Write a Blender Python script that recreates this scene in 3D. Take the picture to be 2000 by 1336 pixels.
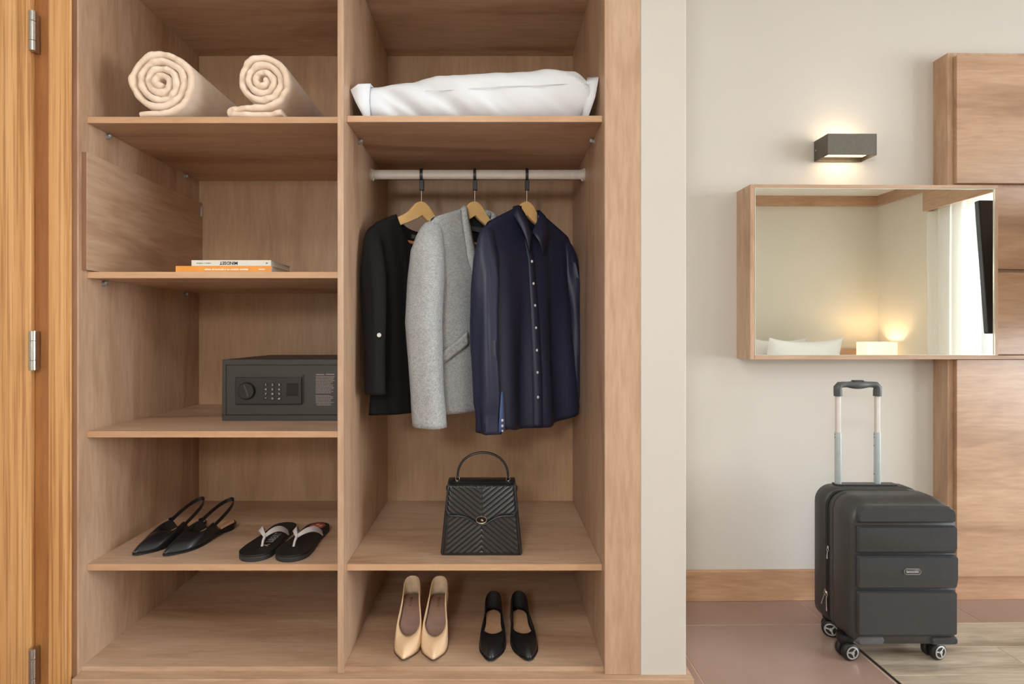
import bpy, bmesh, math, random
from mathutils import Vector, Matrix, noise
R = math.radians
PI = math.pi
random.seed(7)
for o in list(bpy.data.objects):
    bpy.data.objects.remove(o, do_unlink=True)
SC = bpy.context.scene
COL = SC.collection

# ------------------------------------------------------------------ camera, light, exposure
CAM_H = 1.017
cam_d = bpy.data.cameras.new('camera')
cam_d.sensor_width = 36.0
cam_d.lens = 36.0 * 1050.0 / 2000.0
cam_d.shift_x = 0.017
cam_d.shift_y = -0.0085
cam_d.clip_start = 0.02
cam = bpy.data.objects.new('camera', cam_d)
cam.location = (0, 0, CAM_H)
cam.rotation_euler = (R(90), 0, 0)
COL.objects.link(cam)
SC.camera = cam

W = bpy.data.worlds.new('sky')
SC.world = W
W.use_nodes = True
W.node_tree.nodes['Background'].inputs[0].default_value = (0.80, 0.90, 1.0, 1)
W.node_tree.nodes['Background'].inputs[1].default_value = 0.45

SC.view_settings.view_transform = 'Standard'
SC.view_settings.look = 'None'
SC.view_settings.gamma = 1.0
SC.view_settings.use_curve_mapping = False
SC.view_settings.exposure = 0.0

ROOM = R(0.9)            # the bedroom is turned a touch against the wardrobe front
ROOMS = []               # top-level objects laid out in the bedroom's own axes


def area(name, loc, rot, sx, sy, power, color):
    l = bpy.data.lights.new(name, 'AREA')
    l.shape = 'RECTANGLE'
    l.size = sx
    l.size_y = sy
    l.energy = power
    l.color = color
    o = bpy.data.objects.new(name, l)
    o.location = loc
    o.rotation_euler = rot
    COL.objects.link(o)
    ROOMS.append(o)
    return o


# daylight just outside the big window, then fill from unseen ceiling lamps
area('daylight', (6.20, -0.55, 1.45), (0, R(90), R(-17)), 2.6, 3.0, 760, (0.86, 0.94, 1.0))
UNSEEN_CEIL_LAMPS = [(-0.20, -0.55, 17), (2.20, 0.40, 6)]  # unseen lamps, placed to brighten the wardrobe and the mirror wall
for x, y, p in UNSEEN_CEIL_LAMPS:
    area('unseen_ceiling_light', (x, y, 2.42), (0, 0, 0), 0.50, 0.50, p, (0.90, 0.96, 1.0))
FILL_PENDS = [(-0.55, -1.05, 1.55, 70)]  # globe pendant added behind the camera to light the wardrobe interior
for x, y, z, p in FILL_PENDS:
    pl0 = bpy.data.lights.new('pendant_fill', 'POINT')
    pl0.energy = p
    pl0.color = (0.92, 0.97, 1.0)
    pl0.shadow_soft_size = 0.16
    po0 = bpy.data.objects.new('pendant_fill', pl0)
    po0.location = (x, y, z)
    COL.objects.link(po0)
    ROOMS.append(po0)

# ------------------------------------------------------------------ helpers
CEN = {}


class MB:
    def __init__(s):
        s.v = []
        s.f = []
        s.m = []

    def add(s, vs, fs, mi=0):
        b = len(s.v)
        s.v += [Vector(p) for p in vs]
        for f in fs:
            s.f.append(tuple(i + b for i in f))
            s.m.append(mi)
        return s

    def box(s, x0, x1, y0, y1, z0, z1, mi=0):
        vs = [(x0, y0, z0), (x1, y0, z0), (x1, y1, z0), (x0, y1, z0),
              (x0, y0, z1), (x1, y0, z1), (x1, y1, z1), (x0, y1, z1)]
        fs = [(3, 2, 1, 0), (4, 5, 6, 7), (0, 1, 5, 4), (1, 2, 6, 5), (2, 3, 7, 6), (3, 0, 4, 7)]
        return s.add(vs, fs, mi)

    def loft(s, rings, cap0=True, cap1=True, closed=True, mi=0):
        n = len(rings[0])
        vs = [p for r in rings for p in r]
        fs = []
        for i in range(len(rings) - 1):
            for j in range(n if closed else n - 1):
                k = (j + 1) % n
                fs.append((i * n + j, i * n + k, (i + 1) * n + k, (i + 1) * n + j))
        if cap0:
            fs.append(tuple(reversed(range(n))))
        if cap1:
            fs.append(tuple((len(rings) - 1) * n + j for j in range(n)))
        return s.add(vs, fs, mi)

    def tube(s, path, r, n=10, caps=True, flat=1.0, up=None, mi=0, closed=False):
        path = [Vector(p) for p in path]
        m = len(path)
        rs = r if isinstance(r, (list, tuple)) else [r] * m
        rings = []
        prev = None
        for i, p in enumerate(path):
            if closed:
                t = (path[(i + 1) % m] - path[i - 1])
            else:
                t = (path[min(i + 1, m - 1)] - path[max(i - 1, 0)])
            t.normalize()
            if up is not None:
                nn = Vector(up) - t * t.dot(Vector(up))
            elif prev is None:
                a = Vector((0, 0, 1)) if abs(t.z) < 0.9 else Vector((1, 0, 0))
                nn = a - t * t.dot(a)
            else:
                nn = prev - t * t.dot(prev)
            nn.normalize()
            prev = nn
            b = t.cross(nn)
            rings.append([p + nn * (rs[i] * math.cos(2 * PI * k / n) * flat) + b * (rs[i] * math.sin(2 * PI * k / n))
                          for k in range(n)])
        if closed:
            rings.append(rings[0])
            caps = False
        return s.loft(rings, caps, caps, True, mi)

    def lathe(s, prof, c=(0, 0, 0), axis='Z', n=20, mi=0, cap=True):
        rings = []
        for r, h in prof:
            ring = []
            for k in range(n):
                a = 2 * PI * k / n
                x, y = r * math.cos(a), r * math.sin(a)
                p = {'Z': (x, y, h), 'Y': (x, h, -y), 'X': (h, x, y)}[axis]
                ring.append(Vector(c) + Vector(p))
            rings.append(ring)
        return s.loft(rings, cap, cap, True, mi)

    def prism(s, poly, d0, d1, plane='XZ', mi=0):
        def P(a, b, d):
            return {'XZ': (a, d, b), 'XY': (a, b, d), 'YZ': (d, a, b)}[plane]
        n = len(poly)
        return s.loft([[Vector(P(a, b, d0)) for a, b in poly], [Vector(P(a, b, d1)) for a, b in poly]], True, True, True, mi)

    def grid(s, fn, nu, nv, mi=0, closeu=False):
        vs = []
        for j in range(nv + 1):
            for i in range(nu if closeu else nu + 1):
                vs.append(fn(i / nu, j / nv))
        w = nu if closeu else nu + 1
        fs = []
        for j in range(nv):
            for i in range(nu):
                k = (i + 1) % w if closeu else i + 1
                fs.append((j * w + i, j * w + k, (j + 1) * w + k, (j + 1) * w + i))
        return s.add(vs, fs, mi)

    def ball(s, c, rx, ry=None, rz=None, n=14, m=8, mi=0):
        ry = ry or rx
        rz = rz or rx
        rings = []
        for i in range(m + 1):
            a = PI * (i + 0.001) / (m + 0.002) - PI / 2
            rings.append([Vector((c[0] + rx * math.cos(a) * math.cos(2 * PI * k / n),
                                  c[1] + ry * math.cos(a) * math.sin(2 * PI * k / n),
                                  c[2] + rz * math.sin(a))) for k in range(n)])
        return s.loft(rings, True, True, True, mi)

    def xf(s, mtx):
        s.v = [mtx @ p for p in s.v]
        return s


def obj(name, mb, mats, parent=None, bevel=0.0, seg=2, smooth=None, sub=0, solid=0.0, soff=-1.0, smat=0, fixn=True,
        label=None, kind=None):
    me = bpy.data.meshes.new(name)
    lo = Vector((min(p.x for p in mb.v), min(p.y for p in mb.v), min(p.z for p in mb.v)))
    hi = Vector((max(p.x for p in mb.v), max(p.y for p in mb.v), max(p.z for p in mb.v)))
    c = (lo + hi) / 2
    if parent is None:
        c.z = lo.z
    me.from_pydata([p - c for p in mb.v], [], mb.f)
    if not isinstance(mats, (list, tuple)):
        mats = [mats]
    for m in mats:
        me.materials.append(m)
    if any(mb.m):
        me.polygons.foreach_set('material_index', mb.m)
    if fixn:
        bm = bmesh.new()
        bm.from_mesh(me)
        bmesh.ops.remove_doubles(bm, verts=bm.verts, dist=1e-6)
        bmesh.ops.recalc_face_normals(bm, faces=bm.faces)
        bm.to_mesh(me)
        bm.free()
    if smooth:
        me.polygons.foreach_set('use_smooth', [True] * len(me.polygons))
        if smooth < 179:
            me.set_sharp_from_angle(angle=R(smooth))
    o = bpy.data.objects.new(name, me)
    COL.objects.link(o)
    CEN[o] = c
    if parent is None:
        o.location = c
    else:
        o.parent = parent
        o.location = c - CEN[parent]
    if solid:
        d = o.modifiers.new('thickness', 'SOLIDIFY')
        d.thickness = solid
        d.offset = soff
        d.material_offset = smat
    if sub:
        d = o.modifiers.new('smooth', 'SUBSURF')
        d.levels = sub
        d.render_levels = sub
    if bevel:
        d = o.modifiers.new('bevel', 'BEVEL')
        d.width = bevel
        d.segments = seg
        d.limit_method = 'ANGLE'
        d.angle_limit = R(35)
    if label:
        o['label'] = label
    if kind:
        o['kind'] = kind
    return o


def box(name, x0, x1, y0, y1, z0, z1, mat, parent=None, bevel=0.001, **k):
    return obj(name, MB().box(x0, x1, y0, y1, z0, z1), mat, parent, bevel=bevel, **k)


def tag(o, label, cat, group=None):
    o['label'] = label
    o['category'] = cat
    if group:
        o['group'] = group
    return o


def struct(o, room=True):
    o['kind'] = 'structure'
    if room:
        ROOMS.append(o)
    return o


def thing(name, label, cat, loc=(0, 0, 0), rotz=0.0, group=None, local=False, room=False):
    o = bpy.data.objects.new(name, None)
    o.empty_display_size = 0.05
    COL.objects.link(o)
    o.location = loc
    o.rotation_euler = (0, 0, rotz)
    CEN[o] = Vector((0, 0, 0)) if local else Vector(loc)
    tag(o, label, cat, group)
    if room:
        ROOMS.append(o)
    return o


def text_part(name, body, size, mtx, mat, parent, depth=0.0002, align='CENTER', squeeze=1.0, bold=0.0):
    cu = bpy.data.curves.new(name, 'FONT')
    cu.body = body
    cu.size = size
    cu.align_x = align
    cu.align_y = 'CENTER'
    cu.extrude = depth
    cu.offset = bold
    cu.resolution_u = 2
    t = bpy.data.objects.new(name, cu)
    COL.objects.link(t)
    bpy.context.view_layer.update()
    me = bpy.data.meshes.new_from_object(t.evaluated_get(bpy.context.evaluated_depsgraph_get()))
    bpy.data.objects.remove(t, do_unlink=True)
    mb = MB()
    mb.add([mtx @ Vector((v.co.x * squeeze, v.co.y, v.co.z)) for v in me.vertices], [tuple(p.vertices) for p in me.polygons])
    bpy.data.meshes.remove(me)
    return obj(name, mb, mat, parent, fixn=False)


FRONT = Matrix.Rotation(R(90), 4, 'X')       # text plane standing up, facing -Y


def T(x, y, z):
    return Matrix.Translation((x, y, z))


def smooth01(a, b, x):
    t = max(0.0, min(1.0, (x - a) / (b - a)))
    return t * t * (3 - 2 * t)


def lerp(a, b, t):
    return a + (b - a) * t


def interp(tab, x):
    if x <= tab[0][0]:
        return tab[0][1]
    for (a, b), (c, d) in zip(tab, tab[1:]):
        if x <= c:
            return lerp(b, d, (x - a) / (c - a))
    return tab[-1][1]


def nz(x, y=0.0, z=0.0):
    return noise.noise(Vector((x, y, z)))


def rrect(cx, cz, w, h, r, y, n=6, rb=None):
    """rounded rectangle in the XZ plane at depth y; rb = radius of the bottom corners"""
    rb = r if rb is None else rb
    pts = []
    for (sx, sz, a0, rr) in ((1, 1, 0, r), (-1, 1, 90, r), (-1, -1, 180, rb), (1, -1, 270, rb)):
        for k in range(n + 1):
            a = R(a0 + 90 * k / n)
            pts.append(Vector((cx + sx * (w / 2 - rr) + rr * math.cos(a), y, cz + sz * (h / 2 - rr) + rr * math.sin(a))))
    return pts


# ------------------------------------------------------------------ materials
def srgb(r, g, b):
    def f(c):
        c /= 255.0
        return c / 12.92 if c <= 0.04045 else ((c + 0.055) / 1.055) ** 2.4
    return (f(r), f(g), f(b), 1)


def new_mat(name):
    m = bpy.data.materials.new(name)
    m.use_nodes = True
    nt = m.node_tree
    b = nt.nodes['Principled BSDF']
    return m, nt, b


def N(nt, t, **k):
    n = nt.nodes.new(t)
    for a, v in k.items():
        setattr(n, a, v)
    return n


def coords(nt, scale, rnd=True):
    tc = N(nt, 'ShaderNodeTexCoord')
    mp = N(nt, 'ShaderNodeMapping')
    mp.inputs['Scale'].default_value = scale
    if rnd:
        oi = N(nt, 'ShaderNodeObjectInfo')
        mu = N(nt, 'ShaderNodeMath', operation='MULTIPLY')
        mu.inputs[1].default_value = 13.0
        nt.links.new(oi.outputs['Random'], mu.inputs[0])
        ad = N(nt, 'ShaderNodeVectorMath', operation='ADD')
        nt.links.new(tc.outputs['Object'], ad.inputs[0])
        nt.links.new(mu.outputs[0], ad.inputs[1])
        nt.links.new(ad.outputs[0], mp.inputs['Vector'])
    else:
        nt.links.new(tc.outputs['Object'], mp.inputs['Vector'])
    return mp.outputs['Vector']


def noise_n(nt, vec, scale, detail=4, rough=0.55, dist=0.0):
    n = N(nt, 'ShaderNodeTexNoise')
    n.inputs['Scale'].default_value = scale
    n.inputs['Detail'].default_value = detail
    n.inputs['Roughness'].default_value = rough
    n.inputs['Distortion'].default_value = dist
    nt.links.new(vec, n.inputs['Vector'])
    return n.outputs['Fac']


def ramp(nt, fac, stops):
    r = N(nt, 'ShaderNodeValToRGB')
    e = r.color_ramp.elements
    e[0].position, e[0].color = stops[0]
    e[1].position, e[1].color = stops[-1]
    for p, c in stops[1:-1]:
        x = e.new(p)
        x.color = c
    nt.links.new(fac, r.inputs[0])
    return r.outputs[0]


def mixc(nt, fac, a, b, mode='MIX'):
    m = N(nt, 'ShaderNodeMix', data_type='RGBA', blend_type=mode)
    for s, v in ((0, fac), (6, a), (7, b)):
        if hasattr(v, 'is_output'):
            nt.links.new(v, m.inputs[s])
        else:
            m.inputs[s].default_value = v
    return m.outputs[2]


def bump(nt, b, h, strength, dist=0.001):
    n = N(nt, 'ShaderNodeBump')
    n.inputs['Strength'].default_value = strength
    n.inputs['Distance'].default_value = dist
    nt.links.new(h, n.inputs['Height'])
    nt.links.new(n.outputs[0], b.inputs['Normal'])


def plain(name, col, rough=0.5, metal=0.0, var=0.08, nscale=40.0, bumps=0.0, bdist=0.0006, spec=0.5, sheen=0.0, coat=0.0):
    m, nt, b = new_mat(name)
    v = coords(nt, (1, 1, 1), False)
    f = noise_n(nt, v, nscale, 3)
    c2 = tuple(max(0, c * (1 - var * 2)) for c in col[:3]) + (1,)
    c3 = tuple(min(1, c * (1 + var)) for c in col[:3]) + (1,)
    nt.links.new(ramp(nt, f, [(0.3, c2), (0.7, c3)]), b.inputs['Base Color'])
    b.inputs['Roughness'].default_value = rough
    b.inputs['Metallic'].default_value = metal
    b.inputs['Specular IOR Level'].default_value = spec
    if sheen:
        b.inputs['Sheen Weight'].default_value = sheen
        b.inputs['Sheen Roughness'].default_value = 0.4
    if coat:
        b.inputs['Coat Weight'].default_value = coat
        b.inputs['Coat Roughness'].default_value = 0.12
    if bumps:
        bump(nt, b, f, bumps, bdist)
    return m


def wood(name, axis, light, mid, dark, rough=0.42, fig=1.0, coat=0.0):
    m, nt, b = new_mat(name)
    k = {'X': (0.10, 1, 1), 'Y': (1, 0.10, 1), 'Z': (1, 1, 0.10)}[axis]
    v = coords(nt, k)
    fine = noise_n(nt, v, 95, 5, 0.6)
    k2 = {'X': (0.16, 1, 1), 'Y': (1, 0.16, 1), 'Z': (1, 1, 0.16)}[axis]
    v2 = coords(nt, k2)
    broad = noise_n(nt, v2, 7.0, 4, 0.6, 0.9)
    c = ramp(nt, broad, [(0.28, dark), (0.47, mid), (0.70, light)])
    g = ramp(nt, fine, [(0.30, (0.70, 0.66, 0.62, 1)), (0.62, (1, 1, 1, 1))])
    c = mixc(nt, 0.55 * fig, c, g, 'MULTIPLY')
    # dark flame figure
    v3 = coords(nt, tuple(x * 1.0 for x in k2))
    fl = noise_n(nt, v3, 16.0, 3, 0.5, 1.6)
    fm = ramp(nt, fl, [(0.60, (0, 0, 0, 1)), (0.72, (1, 1, 1, 1))])
    mk = N(nt, 'ShaderNodeMath', operation='MULTIPLY')
    mk.inputs[1].default_value = 0.30 * fig
    nt.links.new(fm, mk.inputs[0])
    c = mixc(nt, mk.outputs[0], c, dark)
    nt.links.new(c, b.inputs['Base Color'])
    b.inputs['Roughness'].default_value = rough
    b.inputs['Specular IOR Level'].default_value = 0.4
    if coat:
        b.inputs['Coat Weight'].default_value = coat
        b.inputs['Coat Roughness'].default_value = 0.25
    bump(nt, b, fine, 0.12, 0.0005)
    return m


OL, OM, OD = srgb(206, 174, 147), srgb(194, 159, 130), srgb(164, 126, 100)
oakX = wood('oak_laminate_across', 'X', OL, OM, OD)
oakY = wood('oak_laminate_deep', 'Y', OL, OM, OD)
oakZ = wood('oak_laminate_upright', 'Z', OL, OM, OD)
oak_edge = wood('oak_edge_band', 'X', srgb(212, 172, 136), srgb(203, 161, 125), srgb(184, 141, 107), fig=0.6)
oak_edgeZ = wood('oak_edge_band_upright', 'Z', srgb(208, 164, 126), srgb(196, 150, 114), srgb(172, 127, 95), fig=0.7)
oak_back = wood('oak_back_panel', 'Z', srgb(190, 154, 122), srgb(181, 145, 113), srgb(166, 129, 98), fig=0.8)
cabX = wood('oak_glossy_panel', 'X', srgb(200, 164, 134), srgb(188, 150, 120), srgb(160, 121, 93), rough=0.36, coat=0.25)
trimX = wood('oak_skirting', 'X', srgb(214, 174, 142), srgb(200, 158, 125), srgb(170, 127, 95))


def zebra():
    m, nt, b = new_mat('striped_teak_door')
    v = coords(nt, (1, 1, 0.012))
    f1 = noise_n(nt, v, 170, 3, 0.65)
    f2 = noise_n(nt, v, 45, 3, 0.5)
    c = ramp(nt, f2, [(0.30, srgb(200, 146, 88)), (0.50, srgb(214, 162, 104)), (0.72, srgb(226, 178, 122))])
    g = ramp(nt, f1, [(0.38, (0.55, 0.42, 0.32, 1)), (0.54, (1, 1, 1, 1))])
    nt.links.new(mixc(nt, 0.75, c, g, 'MULTIPLY'), b.inputs['Base Color'])
    b.inputs['Roughness'].default_value = 0.45
    bump(nt, b, f1, 0.1, 0.0004)
    return m


teak = zebra()
teak_shaded = wood('teak_jamb_shaded', 'Z', srgb(186, 128, 74), srgb(170, 112, 62), srgb(148, 92, 48))  # shade on the recessed jamb put into a darker teak colour


def wallpaper(name, col, strength=0.25):
    m, nt, b = new_mat(name)
    v = coords(nt, (1, 1, 1), False)
    w1 = noise_n(nt, coords(nt, (1, 1, 6), False), 160, 2)
    w2 = noise_n(nt, coords(nt, (6, 6, 1), False), 160, 2)
    big = noise_n(nt, v, 2.5, 2)
    mx = N(nt, 'ShaderNodeMath', operation='ADD')
    nt.links.new(w1, mx.inputs[0])
    nt.links.new(w2, mx.inputs[1])
    c2 = tuple(c * 0.93 for c in col[:3]) + (1,)
    c = mixc(nt, big, col, c2)
    g = ramp(nt, mx.outputs[0], [(0.42, (0.94, 0.935, 0.92, 1)), (0.60, (1, 1, 1, 1))])
    nt.links.new(mixc(nt, 0.6, c, g, 'MULTIPLY'), b.inputs['Base Color'])
    b.inputs['Roughness'].default_value = 0.8
    b.inputs['Specular IOR Level'].default_value = 0.2
    bump(nt, b, mx.outputs[0], strength, 0.0004)
    return m


paper = wallpaper('cream_wallpaper', srgb(212, 205, 196))
paper_bed = wallpaper('sand_wallpaper', srgb(230, 223, 206))
white_paint = plain('white_ceiling_paint', srgb(238, 236, 230), 0.9, var=0.01)
tile_m = plain('brown_porcelain_tile', srgb(166, 137, 124), 0.28, var=0.05, nscale=3.0, spec=0.5)
grout_m = plain('pale_grout', srgb(205, 180, 160), 0.9, var=0.05)
plank_m = wood('weathered_oak_plank', 'X', srgb(214, 200, 182), srgb(194, 178, 158), srgb(128, 111, 97), rough=0.4, fig=1.35)
strip_m = plain('dark_transition_strip', srgb(46, 38, 34), 0.5)
steel = plain('brushed_steel', srgb(190, 186, 180), 0.28, 1.0, 0.05, 120)
chrome = plain('chrome', srgb(215, 215, 212), 0.12, 1.0, 0.02)
clear_pin = plain('clear_plastic_pin', srgb(170, 172, 170), 0.12, 0.5, 0.05, spec=0.9)
alu = plain('satin_aluminium', srgb(206, 198, 190), 0.5, 0.10, 0.03, 60)
alu_blue = plain('anodised_aluminium', srgb(184, 194, 195), 0.32, 0.45, 0.03, 60)
black_plastic = plain('black_plastic', srgb(26, 25, 25), 0.45, var=0.1)
hanger_wood = wood('varnished_maple', 'X', srgb(250, 210, 148), srgb(244, 198, 132), srgb(226, 174, 106), rough=0.32, fig=0.5)
bar_wood = plain('hanger_bar_wood', srgb(196, 130, 90), 0.4)


# ------------------------------------------------------------------ the room shell (bedroom axes)
XR, YB = 4.27, -1.92            # right wall, wall behind
WALL_Y = 2.038                  # feature wall with mirror
ROOM_H = 2.50

fl = MB().box(-2.4, XR, YB, 2.20, -0.06, -0.0012)
floor = struct(obj('floor', fl, grout_m))
TS, G = 0.557, 0.0035
gx = [0.632 + TS * i for i in range(-6, 3)]
gy = [1.862 + TS * i for i in range(-7, 1)]
EDGE_X = 1.203                  # where the plank floor starts
EDGE_Y = 1.868
for i in range(len(gx)):
    for j in range(len(gy)):
        x0, x1 = gx[i], gx[i] + TS
        y0, y1 = gy[j], min(gy[j] + TS, WALL_Y + 0.02)
        if y0 < EDGE_Y - 0.01:
            x1 = min(x1, EDGE_X - 0.008)
        x0 = max(x0, -2.38)
        if x1 - x0 < 0.02 or (y1 - y0) < 0.02:
            continue
        box('floor_tile', x0 + G / 2, x1 - G / 2, y0 + G / 2, y1 - G / 2, -0.012, 0.0, tile_m, floor, bevel=0.0008)
for i in range(5):
    x0 = gx[-1] + TS * (i + 1)
    if x0 < XR - 0.05:
        box('floor_tile', x0 + G / 2, min(x0 + TS, XR) - G / 2, gy[-1] + G, WALL_Y + 0.02, -0.012, 0.0, tile_m, floor, bevel=0.0008)
box('transition_strip', EDGE_X - 0.007, EDGE_X + 0.001, YB + 0.01, EDGE_Y - 0.01, -0.012, 0.001, strip_m, floor, bevel=0.0005)
rng = random.Random(3)
yy = EDGE_Y - 0.007
PW = 0.141
row = 0
while yy > YB + 0.03:
    x = EDGE_X + 0.002
    first = [0.98, 0.45, 0.80, 0.25][row % 4]
    ln = first
    while x < XR - 0.02:
        x2 = min(x + ln, XR)
        box('floor_plank', x + 0.0008, x2 - 0.0008, max(yy - PW, YB) + 0.0008, yy - 0.0008, -0.012, 0.0, plank_m, floor, bevel=0.0012)
        x = x2
        ln = 1.18
    yy -= PW
    row += 1

ceiling = struct(obj('ceiling', MB().box(-2.4, XR + 0.1, YB - 0.1, 2.20, ROOM_H, ROOM_H + 0.06), white_paint))
wall_back = struct(obj('wall_back', MB().box(0.45, XR + 0.1, WALL_Y, WALL_Y + 0.10, 0, ROOM_H), paper))
wall_rear = struct(obj('wall_rear', MB().box(-2.4, XR + 0.1, YB - 0.10, YB, 0, ROOM_H), paper_bed))
wall_left = struct(obj('wall_left', MB().box(-2.46, -2.36, YB, 2.0, 0, ROOM_H), paper))
# right wall with its window opening
WY0, WY1, WZ0, WZ1 = -0.90, 1.55, 0.12, 2.20
wr = MB()
wr.box(XR, XR + 0.10, YB, WY0, 0, ROOM_H)
wr.box(XR, XR + 0.10, WY1, WALL_Y, 0, ROOM_H)
wr.box(XR, XR + 0.10, WY0, WY1, 0, WZ0)
wr.box(XR, XR + 0.10, WY0, WY1, WZ1, ROOM_H)
struct(obj('wall_right', wr, paper_bed))
# window
wf = MB()
for (a, b, c, d) in ((WY0, WY0 + 0.05, WZ0, WZ1), (WY1 - 0.05, WY1, WZ0, WZ1), (WY0 + 0.05, WY1 - 0.05, WZ0, WZ0 + 0.05),
                     (WY0 + 0.05, WY1 - 0.05, WZ1 - 0.05, WZ1), (0.24, 0.29, WZ0 + 0.05, WZ1 - 0.05)):
    wf.box(XR + 0.03, XR + 0.08, a, b, c, d)
win = struct(obj('window_1', wf, plain('white_window_frame', srgb(235, 235, 232), 0.4, var=0.02)))
gm, gnt, gb = new_mat('window_glass')
gt = N(gnt, 'ShaderNodeBsdfTransparent')
gg = N(gnt, 'ShaderNodeBsdfGlossy')
gg.inputs['Roughness'].default_value = 0.02
gx_ = N(gnt, 'ShaderNodeMixShader')
gx_.inputs[0].default_value = 0.06
gnt.links.new(gt.outputs[0], gx_.inputs[1])
gnt.links.new(gg.outputs[0], gx_.inputs[2])
gnt.links.new(gx_.outputs[0], gnt.nodes['Material Output'].inputs[0])
for a, b in ((WY0 + 0.05, 0.24), (0.29, WY1 - 0.05)):
    box('pane', XR + 0.052, XR + 0.058, a, b, WZ0 + 0.05, WZ1 - 0.05, gm, win, bevel=0)
# cornices and skirting
tc_ = MB()
tc_.box(1.6, XR, YB, YB + 0.05, ROOM_H - 0.105, ROOM_H)
struct(obj('trim_1', tc_, trimX))
struct(obj('trim_2', MB().box(XR - 0.05, XR, YB + 0.05, -1.00, ROOM_H - 0.105, ROOM_H), oakY))
bb = MB().box(0.52, 1.716, WALL_Y - 0.014, WALL_Y, 0, 0.116)
struct(obj('baseboard_back', bb, trimX, bevel=0.0025))

# pier between wardrobe and bedroom, and wall around the door (wardrobe axes)
FY = 1.42                        # wardrobe front
pier = struct(obj('wall_pier', MB().box(0.3845, 0.505, 1.4165, 2.10, 0.0, ROOM_H), paper, bevel=0.003), room=False)
wt = MB()
wt.box(-2.36, -1.118, 1.44, 1.55, 2.24, ROOM_H)
wt.box(-2.36, -2.02, 1.44, 1.55, 0, 2.24)
struct(obj('wall_door', wt, paper), room=False)
struct(obj('wall_above', MB().box(-1.118, 0.384, 1.44, 1.55, 2.30, ROOM_H), paper), room=False)

# door with casing
d1 = obj('door_1', MB().box(-2.01, -1.2193, 1.413, 1.452, 0.006, 2.14), teak, bevel=0.002)
struct(d1, room=False)
for zc in (1.806, 0.972, 0.142):
    hg = MB()
    h0 = zc - 0.0515
    for k, (a, b) in enumerate(((0, 0.0255), (0.0263, 0.0765), (0.0773, 0.103))):
        hg.lathe([(0.0086, h0 + a), (0.0090, h0 + a + 0.0004), (0.0090, h0 + b - 0.0004), (0.0086, h0 + b)], (-1.2065, 1.4050, 0), 'Z', 16)
    hg.box(-1.2085, -1.2045, 1.408, 1.424, h0 + 0.002, h0 + 0.101)
    obj('hinge', hg, steel, d1, smooth=30)
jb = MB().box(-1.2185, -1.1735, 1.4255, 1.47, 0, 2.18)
struct(obj('trim_3', jb, teak_shaded, bevel=0.001), room=False)
cs = MB().box(-1.1740, -1.1135, 1.412, 1.4195, 0, 2.24)
cs.box(-1.1740, -1.1190, 1.4195, 1.47, 0, 2.24)
cs.box(-2.06, -1.1740, 1.412, 1.44, 2.15, 2.24)
struct(obj('trim_4', cs, teak, bevel=0.004, seg=3), room=False)

# ------------------------------------------------------------------ wardrobe
XL, XD0, XD1, XRI = -1.0995, -0.415, -0.399, 0.290
BY = 2.00
SY = 1.45
wd = thing('open_wardrobe', 'open oak laminate wardrobe without doors, with shelves and a hanging rail', 'wardrobe', (-0.37, 1.7, 0))
box('side_panel', -1.1185, XL, FY, BY, 0.10, 2.30, oakZ, wd)
edge_dark = wood('brown_edge_band', 'Z', srgb(158, 118, 92), srgb(142, 102, 78), srgb(122, 86, 64), fig=0.7)
box('edge_band', -1.1185, -1.1030, FY - 0.0008, FY, 0.10, 2.30, edge_dark, wd, bevel=0)
box('divider_panel', XD0, XD1, FY, BY, 0.118, 2.281, oakZ, wd)
box('side_panel', XRI, 0.3085, FY + 0.002, BY, 0.118, 2.30, oakZ, wd)
box('face_board', 0.2905, 0.3838, FY - 0.004, FY + 0.0015, 0.118, 2.30, oakZ, wd, bevel=0.0008)
box('back_panel', -1.11, 0.30, BY, BY + 0.008, 0.10, 2.30, oak_back, wd, bevel=0)
box('top_panel', XL, XD0, FY + 0.01, BY, 2.0485, 2.066, oakX, wd)
box('top_panel', XD1, XRI, FY + 0.01, BY, 2.0485, 2.066, oakX, wd)
box('roof_panel', XL, XRI, FY + 0.002, BY, 2.282, 2.300, oakX, wd)
plinth = MB().box(-1.0995, 0.519, 1.397, 1.47, 0.0, 0.1175)
plinth.box(0.384, 0.519, 1.47, 1.90, 0.0, 0.1175)
obj('plinth', plinth, oakX, wd, bevel=0.0018)
bay = {'l': (XL, XD0), 'r': (XD1, XRI)}
for b, zt in (('l', 1.601), ('l', 1.1827), ('l', 0.753), ('l', 0.394), ('r', 1.604), ('r', 0.394)):
    x0, x1 = bay[b]
    sh = box('shelf', x0 + 0.0005, x1 - 0.0005, SY + 0.0008, BY, zt - 0.017, zt, oakX, wd, bevel=0)
    box('edge_band', x0 + 0.0005, x1 - 0.0005, SY, SY + 0.0008, zt - 0.017, zt, oak_edge, sh, bevel=0.0003)
for b in 'lr':
    x0, x1 = bay[b]
    sh = box('bottom_panel', x0, x1, 1.430, BY, 0.1176, 0.130, oakX, wd, bevel=0.0006)
# loose folding panel against the left side
fp = box('fold_panel', XL, XL + 0.0130, 1.432, BY, 1.186, 1.500, oakY, wd, bevel=0.0008)
box('edge_band', XL, XL + 0.0125, 1.4312, 1.432, 1.186, 1.500, edge_dark, fp, bevel=0)
obj('clip', MB().box(XL + 0.013, XL + 0.018, BY - 0.018, BY, 1.447, 1.487), chrome, fp, bevel=0.0005)


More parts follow.
